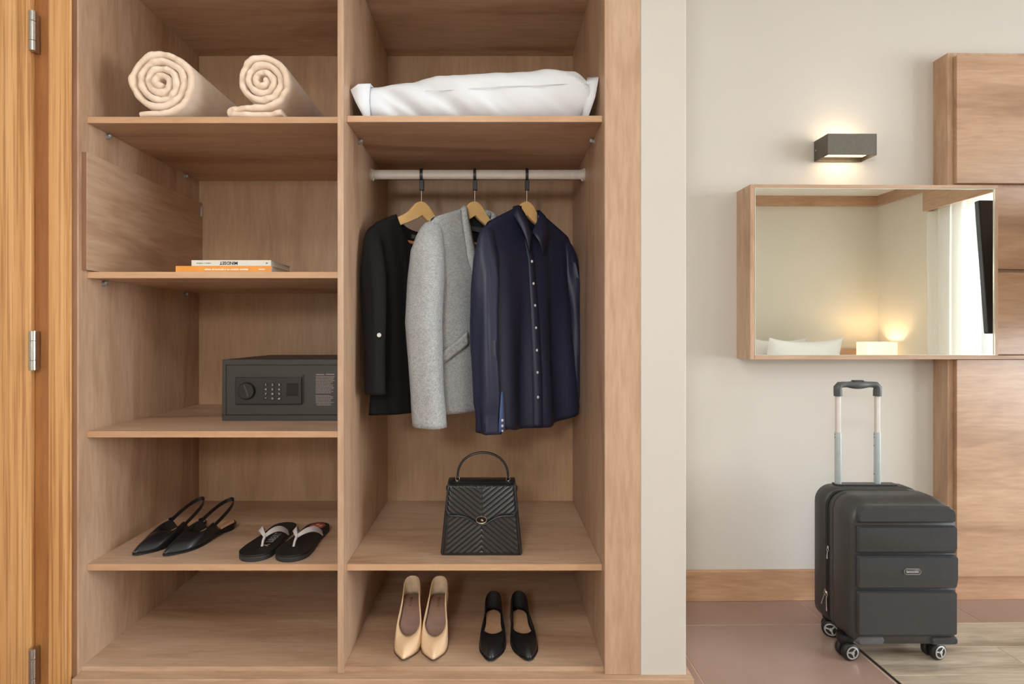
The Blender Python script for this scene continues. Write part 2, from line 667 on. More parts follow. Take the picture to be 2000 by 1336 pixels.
def pin(x, y, z, sx, mat=clear_pin):
    m = MB()
    m.lathe([(0.003, 0), (0.0075, 0.0), (0.0075, 0.003), (0.004, 0.004), (0.004, 0.012), (0.001, 0.013)], (0, 0, 0), 'X', 12)
    m.ball((0.008, 0, 0.004), 0.006, n=10, m=6)
    m.xf(Matrix.Translation((x, y, z)) @ Matrix.Rotation(0 if sx > 0 else PI, 4, 'Z'))
    obj('shelf_pin', m, mat, wd, smooth=40)


for (x, y, z, s) in ((XL, 1.525, 1.573, 1), (XL, 1.91, 1.573, 1), (XL, 1.51, 1.155, 1), (XL, 1.91, 1.155, 1),
                     (XD1, 1.575, 1.577, 1), (XRI, 1.570, 1.577, -1), (XRI, 1.86, 1.577, -1)):
    pin(x, y, z, s)
RY, RZ = 1.735, 1.529
rail = MB()
ring = lambda x, a, b: [Vector((x, RY + a * math.cos(2 * PI * k / 20), RZ + b * math.sin(2 * PI * k / 20))) for k in range(20)]
rail.loft([ring(XD1 + 0.003, 0.0080, 0.0155), ring(XRI - 0.003, 0.0080, 0.0155)])
rl = obj('hanging_rail', rail, alu, wd, smooth=40)
for x, s in ((XD1, 1), (XRI, -1)):
    m = MB()
    m.loft([ring(x, 0.017, 0.0205), ring(x + s * 0.004, 0.017, 0.0205), ring(x + s * 0.005, 0.0125, 0.0178), ring(x + s * 0.012, 0.0115, 0.0168)])
    m.ball((x + s * 0.008, RY - 0.006, RZ - 0.019), 0.004, n=10, m=6)
    obj('rail_socket', m, alu, rl, smooth=40)

# ------------------------------------------------------------------ feature wall: mirror, lamp, panelling (bedroom axes)
def mirror_mat():
    m, nt, b = new_mat('mirror_silver')
    f = noise_n(nt, coords(nt, (1, 1, 1), False), 3.0, 1)
    nt.links.new(ramp(nt, f, [(0.0, (0.92, 0.92, 0.89, 1)), (1.0, (0.93, 0.93, 0.90, 1))]), b.inputs['Base Color'])
    b.inputs['Metallic'].default_value = 1.0
    b.inputs['Roughness'].default_value = 0.0
    return m


MX0, MX1 = 0.956, 1.868
MF = 1.932                       # front plane of the mirror box
mz0, mz1 = 0.922, 1.557
mr = thing('wall_mirror', 'wide wall mirror in a deep oak box frame above the suitcase', 'mirror', (1.40, 1.98, mz0), room=True)
box('frame_side', MX0, MX0 + 0.016, MF, WALL_Y, mz0, mz1, oakZ, mr, bevel=0.0012)
box('frame_top', MX0 + 0.016, MX1, MF, WALL_Y, mz1 - 0.012, mz1, oakX, mr, bevel=0.001)
box('frame_bottom', MX0 + 0.016, 2.36, MF - 0.001, WALL_Y, mz0, mz0 + 0.014, oakX, mr, bevel=0.001)
box('frame_side', MX1 - 0.012, MX1, MF, WALL_Y - 0.07, mz0 + 0.014, mz1 - 0.012, oakZ, mr, bevel=0.001)
gl = box('mirror_glass', MX0 + 0.0165, MX1 - 0.0125, MF + 0.002, MF + 0.008, mz0 + 0.0145, mz1 - 0.0125, mirror_mat(), mr, bevel=0)
be = MB()
gx0, gx1, gz0, gz1 = MX0 + 0.0165, MX1 - 0.0125, mz0 + 0.0145, mz1 - 0.0125
for (a, b, c, d) in ((gx0, gx0 + 0.003, gz0, gz1), (gx1 - 0.003, gx1, gz0, gz1), (gx0 + 0.003, gx1 - 0.003, gz0, gz0 + 0.002), (gx0 + 0.003, gx1 - 0.003, gz1 - 0.003, gz1)):
    be.box(a, b, MF - 0.0005, MF + 0.0019, c, d)
obj('polished_edge', be, plain('polished_glass_edge', srgb(222, 218, 200), 0.15, 0.3, 0.02), gl)

# panelling
PX = 1.716
PF = 1.972
pn = thing('wall_panelling', 'oak wall panelling of stacked horizontal-grain boards beside the mirror', 'panelling', (2.4, 2.0, 0), room=True)
box('carcass', PX, 3.30, PF, WALL_Y, 0.118, 2.060, oakZ, pn, bevel=0.001)
for z0, z1 in ((1.571, 2.0435), (1.254, 1.556), (0.938, 1.241), (0.119, 0.920)):
    box('panel', PX + 0.020, 3.28, PF - 0.016, PF - 0.0005, z0, z1, cabX, pn, bevel=0.0015)
box('plinth_board', PX + 0.001, 3.29, WALL_Y - 0.014, WALL_Y, 0, 0.1175, trimX, pn, bevel=0.001)

# sconce
dark_metal = plain('charcoal_powder_coat', srgb(98, 91, 80), 0.45, 0.2, 0.06, 90)


def emit(name, col, strength):
    m, nt, b = new_mat(name)
    b.inputs['Base Color'].default_value = col
    f = noise_n(nt, coords(nt, (1, 1, 1), False), 8, 1)
    nt.links.new(ramp(nt, f, [(0.0, tuple(c * 0.95 for c in col[:3]) + (1,)), (1.0, col)]), b.inputs['Emission Color'])
    b.inputs['Emission Strength'].default_value = strength
    return m


lamp_glow = emit('warm_lamp_diffuser', (1.0, 0.80, 0.50, 1), 3.2)
SX0, SX1, SY0, SZ0, SZ1 = 1.2535, 1.4355, 1.953, 1.672, 1.750
sc = thing('wall_sconce', 'small charcoal box sconce glowing up and down above the mirror', 'wall lamp', (1.344, WALL_Y, SZ0), room=True)
hs = MB()
t = 0.0025
hs.box(SX0, SX0 + t, SY0, WALL_Y - 0.001, SZ0, SZ1)
hs.box(SX1 - t, SX1, SY0, WALL_Y - 0.001, SZ0, SZ1)
hs.box(SX0 + t, SX1 - t, SY0, SY0 + t, SZ0, SZ1)
hs.box(SX0 + t, SX1 - t, WALL_Y - 0.006, WALL_Y - 0.001, SZ0, SZ1)
obj('housing', hs, dark_metal, sc, bevel=0.0006)
for z in (SZ0 + 0.010, SZ1 - 0.014):
    box('diffuser', SX0 + 0.016, SX1 - 0.016, SY0 + 0.010, WALL_Y - 0.030, z, z + 0.004, lamp_glow, sc, bevel=0)
box('lamp_plate', SX0 + 0.004, SX1 - 0.004, SY0 + 0.004, WALL_Y - 0.008, SZ0 + 0.030, SZ0 + 0.046, plain('white_lamp_plate', srgb(240, 235, 222), 0.4, var=0.02), sc, bevel=0.001)
obj('screw', MB().lathe([(0.0001, -0.003), (0.003, -0.002), (0.0032, 0.0)], (SX0, WALL_Y - 0.016, 1.711), 'X', 12), chrome, sc, smooth=40)
for z, rx in ((SZ0 + 0.008, 0), (SZ1 - 0.008, PI)):
    a = area('sconce_light', (1.3445, 1.99, z), (rx, 0, 0), 0.13, 0.05, 0.14, (1.0, 0.84, 0.60))

# ------------------------------------------------------------------ the part of the bedroom seen in the mirror
linen = plain('white_bed_linen', srgb(238, 236, 230), 0.8, var=0.02, nscale=200, bumps=0.1)
bed = thing('bed', 'made bed with white linen standing against the oak headboard', 'bed', (2.95, -0.9, 0), room=True)
box('bed_base', 2.15, 3.72, YB + 0.07, 0.10, 0.05, 0.30, oakX, bed, bevel=0.004)
bm_ = MB().box(2.14, 3.73, YB + 0.07, 0.11, 0.30, 0.50)
obj('mattress', bm_, linen, bed, bevel=0.05, seg=4, smooth=60)
hb = thing('headboard', 'low oak headboard along the wall behind the bed', 'headboard', (2.9, YB, 0), room=True)
box('headboard_panel', 1.70, 3.655, YB + 0.001, YB + 0.05, 0.10, 0.850, oakX, hb, bevel=0.003)
box('headboard_panel', 3.665, XR - 0.001, YB + 0.001, YB + 0.05, 0.10, 0.850, oakX, hb, bevel=0.003)


def bed_pillow(x0, x1, y, tilt, label):
    m = MB()
    cx = (x0 + x1) / 2
    w = (x1 - x0) / 2

    def fn(u, v):
        a = 2 * PI * u
        s = v * 2 - 1
        prof = (1 - abs(s) ** 3.5) ** 0.5
        h = 0.20 + 0.045 * abs(s) ** 2.5
        return Vector((cx + s * w, math.sin(a) * 0.085 * prof, 0.0 + math.cos(a) * h))
    m.grid(fn, 20, 24, closeu=True)
    m.xf(Matrix.Translation((0, y, 0.74)) @ Matrix.Rotation(R(tilt), 4, 'X'))
    o = obj('bed_pillow', m, linen, smooth=80)
    tag(o, label, 'pillow')
    ROOMS.append(o)


bed_pillow(2.74, 3.34, YB + 0.19, -14, 'white bed pillow leaning on headboard behind another pillow')
bed_pillow(2.82, 3.56, YB + 0.41, -16, 'white bed pillow propped in front of another on the bed')

ns = thing('nightstand', 'small oak nightstand between the bed and the window wall', 'nightstand', (4.10, YB + 0.25, 0), room=True)
box('cabinet_body', 3.95, XR - 0.01, YB + 0.06, YB + 0.46, 0.08, 0.56, oakX, ns, bevel=0.002)
box('drawer_front', 3.96, XR - 0.02, YB + 0.4605, YB + 0.476, 0.30, 0.54, oakX, ns, bevel=0.002)
tl = thing('table_lamp', 'white rectangular shade lamp lit on the nightstand in the bedroom corner', 'lamp', (4.07, YB + 0.25, 0.56), room=True)
m = MB().lathe([(0.06, 0.56), (0.06, 0.575), (0.012, 0.58), (0.012, 0.72)], (4.07, YB + 0.25, 0), 'Z', 20)
obj('lamp_base', m, steel, tl, smooth=40)
shd = MB()
for (a, b, c, d) in ((3.91, 3.915, 0.17, 0.33), (4.22, 4.225, 0.17, 0.33), (3.915, 4.22, 0.17, 0.175), (3.915, 4.22, 0.325, 0.33)):
    shd.box(a, b, YB + c, YB + d, 0.70, 0.925)
shade_m, snt, sb = new_mat('lamp_shade_linen')
sb.inputs['Base Color'].default_value = (0.9, 0.85, 0.76, 1)
sb.inputs['Roughness'].default_value = 0.8
sb.inputs['Emission Color'].default_value = (1.0, 0.80, 0.52, 1)
sb.inputs['Emission Strength'].default_value = 0.9
bump(snt, sb, noise_n(snt, coords(snt, (1, 1, 1), False), 300, 2), 0.1)
obj('lamp_shade', shd, shade_m, tl)
pl_ = bpy.data.lights.new('bulb', 'POINT')
pl_.energy = 5.0
pl_.color = (1.0, 0.72, 0.42)
pl_.shadow_soft_size = 0.03
po = bpy.data.objects.new('bulb', pl_)
po.location = (4.07, YB + 0.25, 0.84)
COL.objects.link(po)
ROOMS.append(po)

# curtain
cm, cnt, cb = new_mat('sheer_curtain')
c1 = N(cnt, 'ShaderNodeBsdfTransparent')
c2 = N(cnt, 'ShaderNodeBsdfTranslucent')
c2.inputs[0].default_value = (0.93, 0.94, 0.88, 1)
c3 = N(cnt, 'ShaderNodeBsdfDiffuse')
c3.inputs[0].default_value = (0.90, 0.89, 0.84, 1)
x1_ = N(cnt, 'ShaderNodeMixShader')
x1_.inputs[0].default_value = 0.93
x2_ = N(cnt, 'ShaderNodeMixShader')
x2_.inputs[0].default_value = 0.50
cnt.links.new(c2.outputs[0], x1_.inputs[1])
cnt.links.new(c3.outputs[0], x1_.inputs[2])
cnt.links.new(c1.outputs[0], x2_.inputs[1])
cnt.links.new(x1_.outputs[0], x2_.inputs[2])
cnt.links.new(x2_.outputs[0], cnt.nodes['Material Output'].inputs[0])


def curtain_fn(u, v):
    y = lerp(-1.16, 1.75, u)
    a = 0.035 + 0.012 * nz(y * 2.2, 3)
    return Vector((XR - 0.085 + a * math.sin(y * 46 + 2.0 * nz(y * 1.7, 0.4)), y + 0.02 * nz(y * 5, v), lerp(0.02, 2.18, v)))


o = obj('sheer_curtain', MB().grid(curtain_fn, 420, 4), cm, smooth=179)
tag(o, 'pale sheer curtain hanging in folds across the bedroom window', 'curtain')
ROOMS.append(o)
pm = obj('curtain_pelmet', MB().box(XR - 0.17, XR - 0.15, -1.12, 1.80, 2.16, ROOM_H).box(XR - 0.15, XR, -1.12, -1.10, 2.16, ROOM_H), oakY, bevel=0.001)
tag(pm, 'oak pelmet box hiding the curtain top at the ceiling', 'pelmet')
ROOMS.append(pm)

# television on an arm, seen from behind in the mirror
tv = thing('television', 'dark flat television on a swing arm, its back toward the panelling', 'television', (2.62, 1.74, 1.0), room=True)
tvb = MB().box(-0.50, 0.50, -0.012, 0.012, -0.285, 0.285)
tm = Matrix.Translation((2.60, 1.62, 1.30)) @ Matrix.Rotation(R(4.5), 4, 'X')
obj('screen_body', tvb.xf(tm), black_plastic, tv, bevel=0.004)
obj('rear_housing', MB().box(-0.42, 0.42, 0.0125, 0.045, -0.22, 0.14).xf(tm), plain('tv_rear_plastic', srgb(50, 50, 52), 0.6), tv, bevel=0.012)
obj('wall_arm', MB().box(-0.03, 0.03, 0.046, 0.333, -0.04, 0.04).xf(Matrix.Translation((2.60, 1.62, 1.30))), black_plastic, tv, bevel=0.003)

# unseen ceiling lamps and the added pendant
glowc = emit('unseen_ceiling_diffuser', (1.0, 0.93, 0.84, 1), 3.0)
gmat, gn_, gb_ = new_mat('added_globe_glass')
t1_ = N(gn_, 'ShaderNodeBsdfTransparent')
t2_ = N(gn_, 'ShaderNodeBsdfTranslucent')
t3_ = N(gn_, 'ShaderNodeMixShader')
t3_.inputs[0].default_value = 0.25
gn_.links.new(t1_.outputs[0], t3_.inputs[1])
gn_.links.new(t2_.outputs[0], t3_.inputs[2])
gn_.links.new(t3_.outputs[0], gn_.nodes['Material Output'].inputs[0])
for (x, y, z, p), lab in zip(FILL_PENDS, ('unseen white glass globe pendant added as fill in front of the wardrobe',)):
    pe = thing('added_pendant', lab, 'pendant lamp', (x, y, z - 0.175), room=True)
    obj('cord', MB().tube([(x, y, 2.499), (x, y, z + 0.16)], 0.004, 8), black_plastic, pe)
    obj('globe', MB().ball((x, y, z), 0.175, n=28, m=16), gmat, pe, smooth=80)
for (x, y, p), lab in zip(UNSEEN_CEIL_LAMPS, ('unseen square white flush ceiling lamp over the entry', 'unseen square white flush ceiling lamp in front of the mirror wall')):
    cl = thing('unseen_ceiling_lamp', lab, 'ceiling lamp', (x, y, 2.44), room=True)
    rim_ = MB()
    for (a_, b_, c_, d_) in ((-0.30, -0.28, -0.30, 0.30), (0.28, 0.30, -0.30, 0.30), (-0.28, 0.28, -0.30, -0.28), (-0.28, 0.28, 0.28, 0.30)):
        rim_.box(x + a_, x + b_, y + c_, y + d_, 2.45, 2.4995)
    obj('lamp_rim', rim_, steel, cl)
    box('diffuser', x - 0.279, x + 0.279, y - 0.279, y + 0.279, 2.455, 2.465, glowc, cl, bevel=0)

# ------------------------------------------------------------------ rolled blankets
fleece, fnt, fb = new_mat('beige_fleece')
fv = coords(fnt, (1, 1, 1), False)
ff = noise_n(fnt, fv, 260, 3)
fg = noise_n(fnt, fv, 14, 3)
fnt.links.new(ramp(fnt, fg, [(0.3, srgb(232, 205, 180)), (0.7, srgb(244, 224, 204))]), fb.inputs['Base Color'])
fb.inputs['Roughness'].default_value = 0.9
fb.inputs['Sheen Weight'].default_value = 0.3
bump(fnt, fb, ff, 0.4, 0.0015)


def blanket(label, cx, cz, path, thick, y0, y1, seed, tailn=0):
    """path: centre line of the rolled sheet in the XZ plane, thick: sheet thickness"""
    m = MB()
    P = [Vector((cx + a, 0, cz + b)) for a, b in path]
    n = len(P)
    rings = []
    acc = 0.0
    for i, p in enumerate(P):
        if i:
            acc += (p - P[i - 1]).length
        t = (P[min(i + 1, n - 1)] - P[max(i - 1, 0)]).normalized()
        nn = Vector((-t.z, 0, t.x))
        th = thick * (0.93 + 0.28 * nz(acc * 20, seed) + 0.16 * nz(acc * 75, seed + 3)) / 2
        yf = y0 + 0.010 * nz(acc * 16, seed + 5) + 0.006 * nz(acc * 60, seed + 9)
        lean = 0.003 * nz(acc * 45, seed + 2)
        ring = []
        K = 7
        ring.append(p + nn * th + Vector((0, y1, 0)))
        ring.append(p + nn * th + Vector((0, (y0 + y1) / 2, 0)))
        for k in range(K + 1):
            a = PI * k / K
            wob = 0.0016 * nz(acc * 90, k * 0.7, seed)
            ring.append(p + nn * (th * math.cos(a) + lean * math.sin(a)) + Vector((0, yf + th * 1.2 - th * 1.2 * math.sin(a) + wob, 0)))
        ring.append(p - nn * th + Vector((0, (y0 + y1) / 2, 0)))
        ring.append(p - nn * th + Vector((0, y1, 0)))
        rings.append(ring)
    m.loft(rings, True, True, True)
    o = obj('rolled_blanket', m, fleece, smooth=75)
    tag(o, label, 'blanket', 'rolled blankets on the top shelf')
    return o


def spiral(r0, pitch, turns, a_end, squash, seed, n=72, wob=0.06):
    """outward clockwise spiral that ends at angle a_end"""
    pts = []
    N_ = int(turns * n)
    for i in range(N_ + 1):
        q = i / n
        a = a_end + (turns - q) * 2 * PI
        r = r0 + pitch * q
        r *= 1 + wob * nz(math.cos(a) * 1.3, math.sin(a) * 1.3, seed + q * 0.35)
        pts.append((r * math.cos(a), r * math.sin(a) * squash))
    return pts


ZS = 1.601
th = 0.0192
p1 = spiral(0.006, 0.0202, 4.13, R(268), 0.95, 1.0)
rb = -p1[-1][1]
x_, z_ = p1[-1]
p1 += [(x_ - 0.018 * k, z_ - 0.0012 * k) for k in range(1, 4)]
lowest = min(b for a, b in p1)
blanket('larger beige rolled blanket lying next to the wardrobe side panel near the door', -0.910, ZS - lowest + th * 0.56, p1, th, 1.458, 1.93, 1.0)
th = 0.0185
p2 = spiral(0.007, 0.0197, 3.35, R(268), 0.97, 4.0)
p2 = p2[:-1]
bz = min(b for a, b in p2)
# flat tail: continue under the roll, turn and come back on top of itself
tail = [(-0.01, bz - 0.0005), (-0.040, bz - 0.0025), (-0.066, bz - 0.0035), (-0.084, bz - 0.0062), (-0.0910, bz - 0.0125),
        (-0.084, bz - 0.0195), (-0.062, bz - 0.0218), (-0.02, bz - 0.0220), (0.025, bz - 0.0200), (0.052, bz - 0.013)]
lowest = bz - 0.022


def catmull(pts, k=6):
    out_ = []
    for i in range(len(pts) - 1):
        p0, p1_, p2_, p3 = pts[max(i - 1, 0)], pts[i], pts[i + 1], pts[min(i + 2, len(pts) - 1)]
        for j in range(k):
            t_ = j / k
            out_.append(tuple(0.5 * (2 * p1_[c] + (p2_[c] - p0[c]) * t_ + (2 * p0[c] - 5 * p1_[c] + 4 * p2_[c] - p3[c]) * t_ * t_
                                     + (3 * p1_[c] - p0[c] - 3 * p2_[c] + p3[c]) * t_ ** 3) for c in (0, 1)))
    return out_ + [pts[-1]]


tail = catmull(tail)
blanket('smaller beige rolled blanket with a folded lip underneath, next to the divider panel', -0.632, ZS - lowest + th * 0.56, p2 + tail, th, 1.458, 1.93, 4.0)

# ------------------------------------------------------------------ books
BYF = 1.478
orange = plain('orange_book_cover', srgb(240, 160, 70), 0.5, var=0.04)
cream_c = plain('cream_book_cover', srgb(226, 222, 212), 0.5, var=0.02)
pages = plain('book_pages', srgb(226, 222, 214), 0.8, var=0.06, nscale=300)
ink = plain('black_ink', srgb(24, 24, 24), 0.6)
ink_w = plain('white_ink', srgb(250, 236, 220), 0.6)
ZB = 1.1827


def book(name, label, x0, x1, y0, y1, z0, h, cov):
    r = thing(name, label, 'book', ((x0 + x1) / 2, (y0 + y1) / 2, z0))
    c = 0.0009
    m = MB()
    m.box(x0, x1, y0, y1, z0, z0 + c)
    m.box(x0, x1, y0, y1, z0 + h - c, z0 + h)
    m.box(x0, x1, y0, y0 + c, z0 + c, z0 + h - c)
    cv = obj('cover', m, cov, r, bevel=0.0004)
    box('page_block', x0 + 0.002, x1 - 0.002, y0 + c, y1 - 0.003, z0 + c, z0 + h - c, pages, r, bevel=0)
    return r, cv


b1, cv1 = book('orange_book', 'orange paperback lying under the cream book on the shelf', -0.877, -0.613, BYF, 1.64, ZB, 0.0195, orange)
m = MB()
rr = random.Random(11)
x = -0.797
for wl in (7, 2, 10, 1, 3, 9, 9):
    for k in range(wl):
        w_ = 0.0026
        m.box(x, x + w_ * 0.75, BYF - 0.0003, BYF, ZB + 0.0078, ZB + 0.0078 + 0.0046 * rr.uniform(0.7, 1.0))
        x += w_
    x += 0.0022
for k in range(7):
    m.box(-0.648 + k * 0.0024, -0.648 + k * 0.0024 + 0.0018, BYF - 0.0003, BYF, ZB + 0.0085, ZB + 0.0118)
obj('spine_print', m, ink_w, cv1, kind='stuff')
b2, cv2 = book('cream_book', 'cream paperback with a black title lying on the orange book', -0.834, -0.615, BYF + 0.001, 1.62, ZB + 0.0197, 0.0158, cream_c)
UP = Matrix.Rotation(PI, 4, 'Y')
text_part('spine_title', 'MINDSET', 0.0125, T(-0.7315, BYF + 0.0008, ZB + 0.0276) @ UP @ FRONT, ink, cv2, squeeze=0.97, bold=0.00028)
text_part('spine_author', 'CAROL S. DWECK', 0.0050, T(-0.800, BYF + 0.0008, ZB + 0.0272) @ UP @ FRONT, ink, cv2)
obj('spine_mark', MB().box(-0.629, -0.624, BYF + 0.0005, BYF + 0.001, ZB + 0.0255, ZB + 0.029), plain('grey_ink', srgb(120, 120, 105), 0.6), cv2)

# ------------------------------------------------------------------ safe
safe_m = plain('charcoal_safe_enamel', srgb(60, 56, 53), 0.5, 0.1, 0.05, 220, 0.12)
safe_d = plain('safe_control_plastic', srgb(40, 36, 35), 0.4, var=0.05)
key_m = plain('key_print', srgb(205, 205, 205), 0.5, var=0.02)
SF, SX_0, SX_1, SZ_0, SZ_1 = 1.62, -0.821, -0.420, 0.753, 0.938
sf = thing('hotel_safe', 'dark grey electronic hotel safe with keypad and round knob on the shelf', 'safe', (-0.62, 1.78, SZ_0))
sb_ = MB()
sb_.box(SX_0, SX_1, SF + 0.004, 1.97, SZ_0, SZ_1)
obj('safe_body', sb_, safe_m, sf, bevel=0.003)
fr = MB()
fr.box(SX_0, SX_1, SF, SF + 0.004, SZ_1 - 0.0155, SZ_1)
fr.box(SX_0, SX_1, SF, SF + 0.004, SZ_0, SZ_0 + 0.017)
fr.box(SX_0, SX_0 + 0.011, SF, SF + 0.004, SZ_0 + 0.017, SZ_1 - 0.0155)
fr.box(SX_1 - 0.011, SX_1, SF, SF + 0.004, SZ_0 + 0.017, SZ_1 - 0.0155)
obj('front_frame', fr, safe_m, sf, bevel=0.001)
dr = box('door', SX_0 + 0.0125, SX_1 - 0.0125, SF - 0.001, SF + 0.0035, SZ_0 + 0.0185, SZ_1 - 0.0175, safe_m, sf, bevel=0.0012)
kx = lambda px: (px - 966) / 1050 * 1.616
kz = lambda py: CAM_H - (py - 651) / 1050 * 1.616
pd = box('control_plate', kx(460), kx(590), SF - 0.009, SF - 0.001, kz(790), kz(737), safe_d, dr, bevel=0.003)
box('handle_slot', kx(589.5), kx(593), SF - 0.0035, SF - 0.0012, kz(787), kz(733), black_plastic, dr, bevel=0.0005)
kb = MB().lathe([(0.0255, 0), (0.0255, -0.006), (0.023, -0.009), (0.001, -0.009)], (kx(484), SF - 0.009, kz(763)), 'Y', 28)
kn = obj('knob', kb, black_plastic, dr, smooth=40)
kn2 = MB().box(-0.004, 0.004, -0.019, -0.009, -0.020, 0.020).xf(T(kx(484), SF, kz(763)) @ Matrix.Rotation(R(-20), 4, 'Y'))
obj('knob_grip', kn2, plain('knob_grip_brown', srgb(58, 42, 42), 0.5), dr, bevel=0.003)
box('display', kx(561), kx(584), SF - 0.0096, SF - 0.009, kz(773), kz(748), plain('display_glass', srgb(22, 20, 20), 0.15), dr, bevel=0)
for r_ in range(4):
    for c_ in range(3):
        X, Z = kx(520.5 + 13.1 * c_), kz(751.3 + 8.9 * r_)
        box('key', X - 0.0068, X + 0.0068, SF - 0.0102, SF - 0.009, Z - 0.0048, Z + 0.0048, black_plastic, dr, bevel=0.0006)
        text_part('key_digit', ['1', '2', '3', '4', '5', '6', '7', '8', '9', '*', '0', '#'][r_ * 3 + c_], 0.0085,
                  T(X, SF - 0.0103, Z) @ FRONT, key_m, dr, squeeze=1.35)
m = MB()
rr = random.Random(5)
note_m = plain('grey_printed_notice', srgb(150, 140, 132), 0.7, var=0.05)
m.box(kx(617), kx(632.5), SF - 0.0013, SF - 0.001, kz(732.6), kz(730.8))
m.box(kx(636), kx(652.5), SF - 0.0013, SF - 0.001, kz(732.2), kz(730.4))
for li in range(22):
    yy_ = 735 + li * 2.66
    if li in (13,):
        continue
    end = rr.choice([651, 652, 650, 648, 653, 646])
    x = 616 + (2 if li > 19 else 0)
    while x < end:
        w_ = rr.uniform(1.5, 4.5)
        m.box(kx(x), kx(min(x + w_, end)), SF - 0.0013, SF - 0.001, kz(yy_ + 1.2), kz(yy_))
        x += w_ + 0.7
obj('printed_notice', m, note_m, dr, kind='stuff')

# ------------------------------------------------------------------ pillow on the top shelf
cotton = plain('white_cotton', srgb(232, 235, 240), 0.75, var=0.015, nscale=300, bumps=0.05, sheen=0.1)
pw = thing('pillow', 'white pillow in a cotton case filling the shelf above the hanging rail', 'pillow', (-0.06, 1.62, 1.604))
ZP = 1.6045


def pillow_fn(u, v):
    s = v                                    # 0 left .. 1 right
    x = lerp(-0.352, 0.268, s)
    a = 2 * PI * u
    hgt = interp([(0, 0.115), (0.10, 0.125), (0.30, 0.152), (0.5, 0.158), (0.8, 0.172), (0.93, 0.168), (1.0, 0.15)], s)
    end = min(1.0, (1 - s) / 0.07) if s > 0.93 else 1.0
    endl = 1.0
    k = math.sqrt(max(0.0, 1 - (1 - end) ** 2))
    kk = 0.30 + 0.70 * k
    half = 0.165 * (0.93 + 0.07 * k)
    # superellipse section: flat underneath, seam bulge on the front
    ca, sa = math.cos(a), math.sin(a)
    e = 0.62
    y = half * (abs(ca) ** e) * (1 if ca > 0 else -1)
    z = 0.5 * hgt * kk * (abs(sa) ** 0.72) * (1 if sa > 0 else -1)
    zz = 0.5 * hgt + z
    front = max(0.0, -ca)
    # slanting folds on the front face
    w = nz((x * 11 + zz * 15), zz * 5 - x * 2, 3.3) * 0.016 + nz(x * 26 + zz * 38, x * 2, 8.1) * 0.009
    y -= w * front * smooth01(0.0, 0.12, s) * (1 - smooth01(0.97, 1.0, s))
    zz += 0.004 * nz(x * 8, y * 9, 1.0) * (1 if sa > 0 else 0.0)
    yc = 1.640 + 0.01 * (1 - s)
    return Vector((x, yc + y, ZP + max(0.0, zz)))


m = MB().grid(pillow_fn, 64, 90, closeu=True)
n_ = 64
m.f.append(tuple(reversed(range(n_))))
m.m.append(0)
m.f.append(tuple(90 * n_ + i for i in range(n_)))
m.m.append(0)
obj('pillow_body', m, cotton, pw, smooth=70, fixn=True)
# open hem at the left, folded outward
hem_pts = [[(-0.342, 1.484, ZP + 0.001), (-0.344, 1.474, ZP + 0.052), (-0.342, 1.482, ZP + 0.100), (-0.340, 1.55, ZP + 0.110), (-0.340, 1.68, ZP + 0.112)],
           [(-0.355, 1.481, ZP + 0.002), (-0.372, 1.476, ZP + 0.046), (-0.375, 1.480, ZP + 0.098), (-0.365, 1.55, ZP + 0.108), (-0.362, 1.68, ZP + 0.108)],
           [(-0.358, 1.480, ZP + 0.003), (-0.382, 1.478, ZP + 0.048), (-0.3965, 1.480, ZP + 0.082), (-0.386, 1.55, ZP + 0.096), (-0.378, 1.68, ZP + 0.098)]]
m = MB()
m.add([p for r in hem_pts for p in r], [(i * 5 + j, i * 5 + j + 1, (i + 1) * 5 + j + 1, (i + 1) * 5 + j) for i in range(2) for j in range(4)])
obj('case_hem', m, cotton, pw, smooth=60, solid=0.002, soff=0)
m = MB()
fl_pts = [[(0.240, 1.492, ZP + 0.001), (0.250, 1.484, ZP + 0.055), (0.254, 1.490, ZP + 0.105), (0.262, 1.52, ZP + 0.135)],
          [(0.256, 1.482, ZP + 0.002), (0.276, 1.476, ZP + 0.060), (0.2855, 1.480, ZP + 0.108), (0.2885, 1.49, ZP + 0.122)]]
m.add([p for r in fl_pts for p in r], [(j, j + 1, 5 + j, 4 + j) for j in range(3)])
obj('case_corner', m, cotton, pw, smooth=60, solid=0.002, soff=0)
m = MB()
m.tube([(lerp(-0.19, 0.262, k / 24), 1.4715 + 0.012 * abs(k / 24 - 0.5) - 0.004 * nz(k * 0.3), ZP + lerp(0.078, 0.100, k / 24)) for k in range(25)], 0.0012, 6)
obj('case_seam', m, cotton, pw, smooth=60)

# ------------------------------------------------------------------ shoes
def leather(name, col, rough, spec=0.5, coat=0.0):
    return plain(name, col, rough, var=0.02, nscale=420, bumps=0.05, bdist=0.0004, spec=spec, coat=coat)


black_leather = leather('black_leather', srgb(24, 24, 26), 0.32, coat=0.15)
black_sole = plain('black_sole', srgb(18, 17, 17), 0.6)
tan_insole = plain('tan_insole', srgb(205, 158, 120), 0.6)
brown_insole = plain('brown_insole', srgb(138, 104, 86), 0.5)
nude = leather('nude_patent', srgb(236, 200, 160), 0.28, coat=0.3)
nude_lining = plain('nude_lining', srgb(226, 202, 172), 0.7)
brown_edge = plain('brown_sole_edge', srgb(96, 70, 52), 0.6)
black_lining = plain('black_lining', srgb(34, 30, 30), 0.6)
toe_metal = plain('toe_cap_metal', srgb(180, 174, 168), 0.25, 0.9)


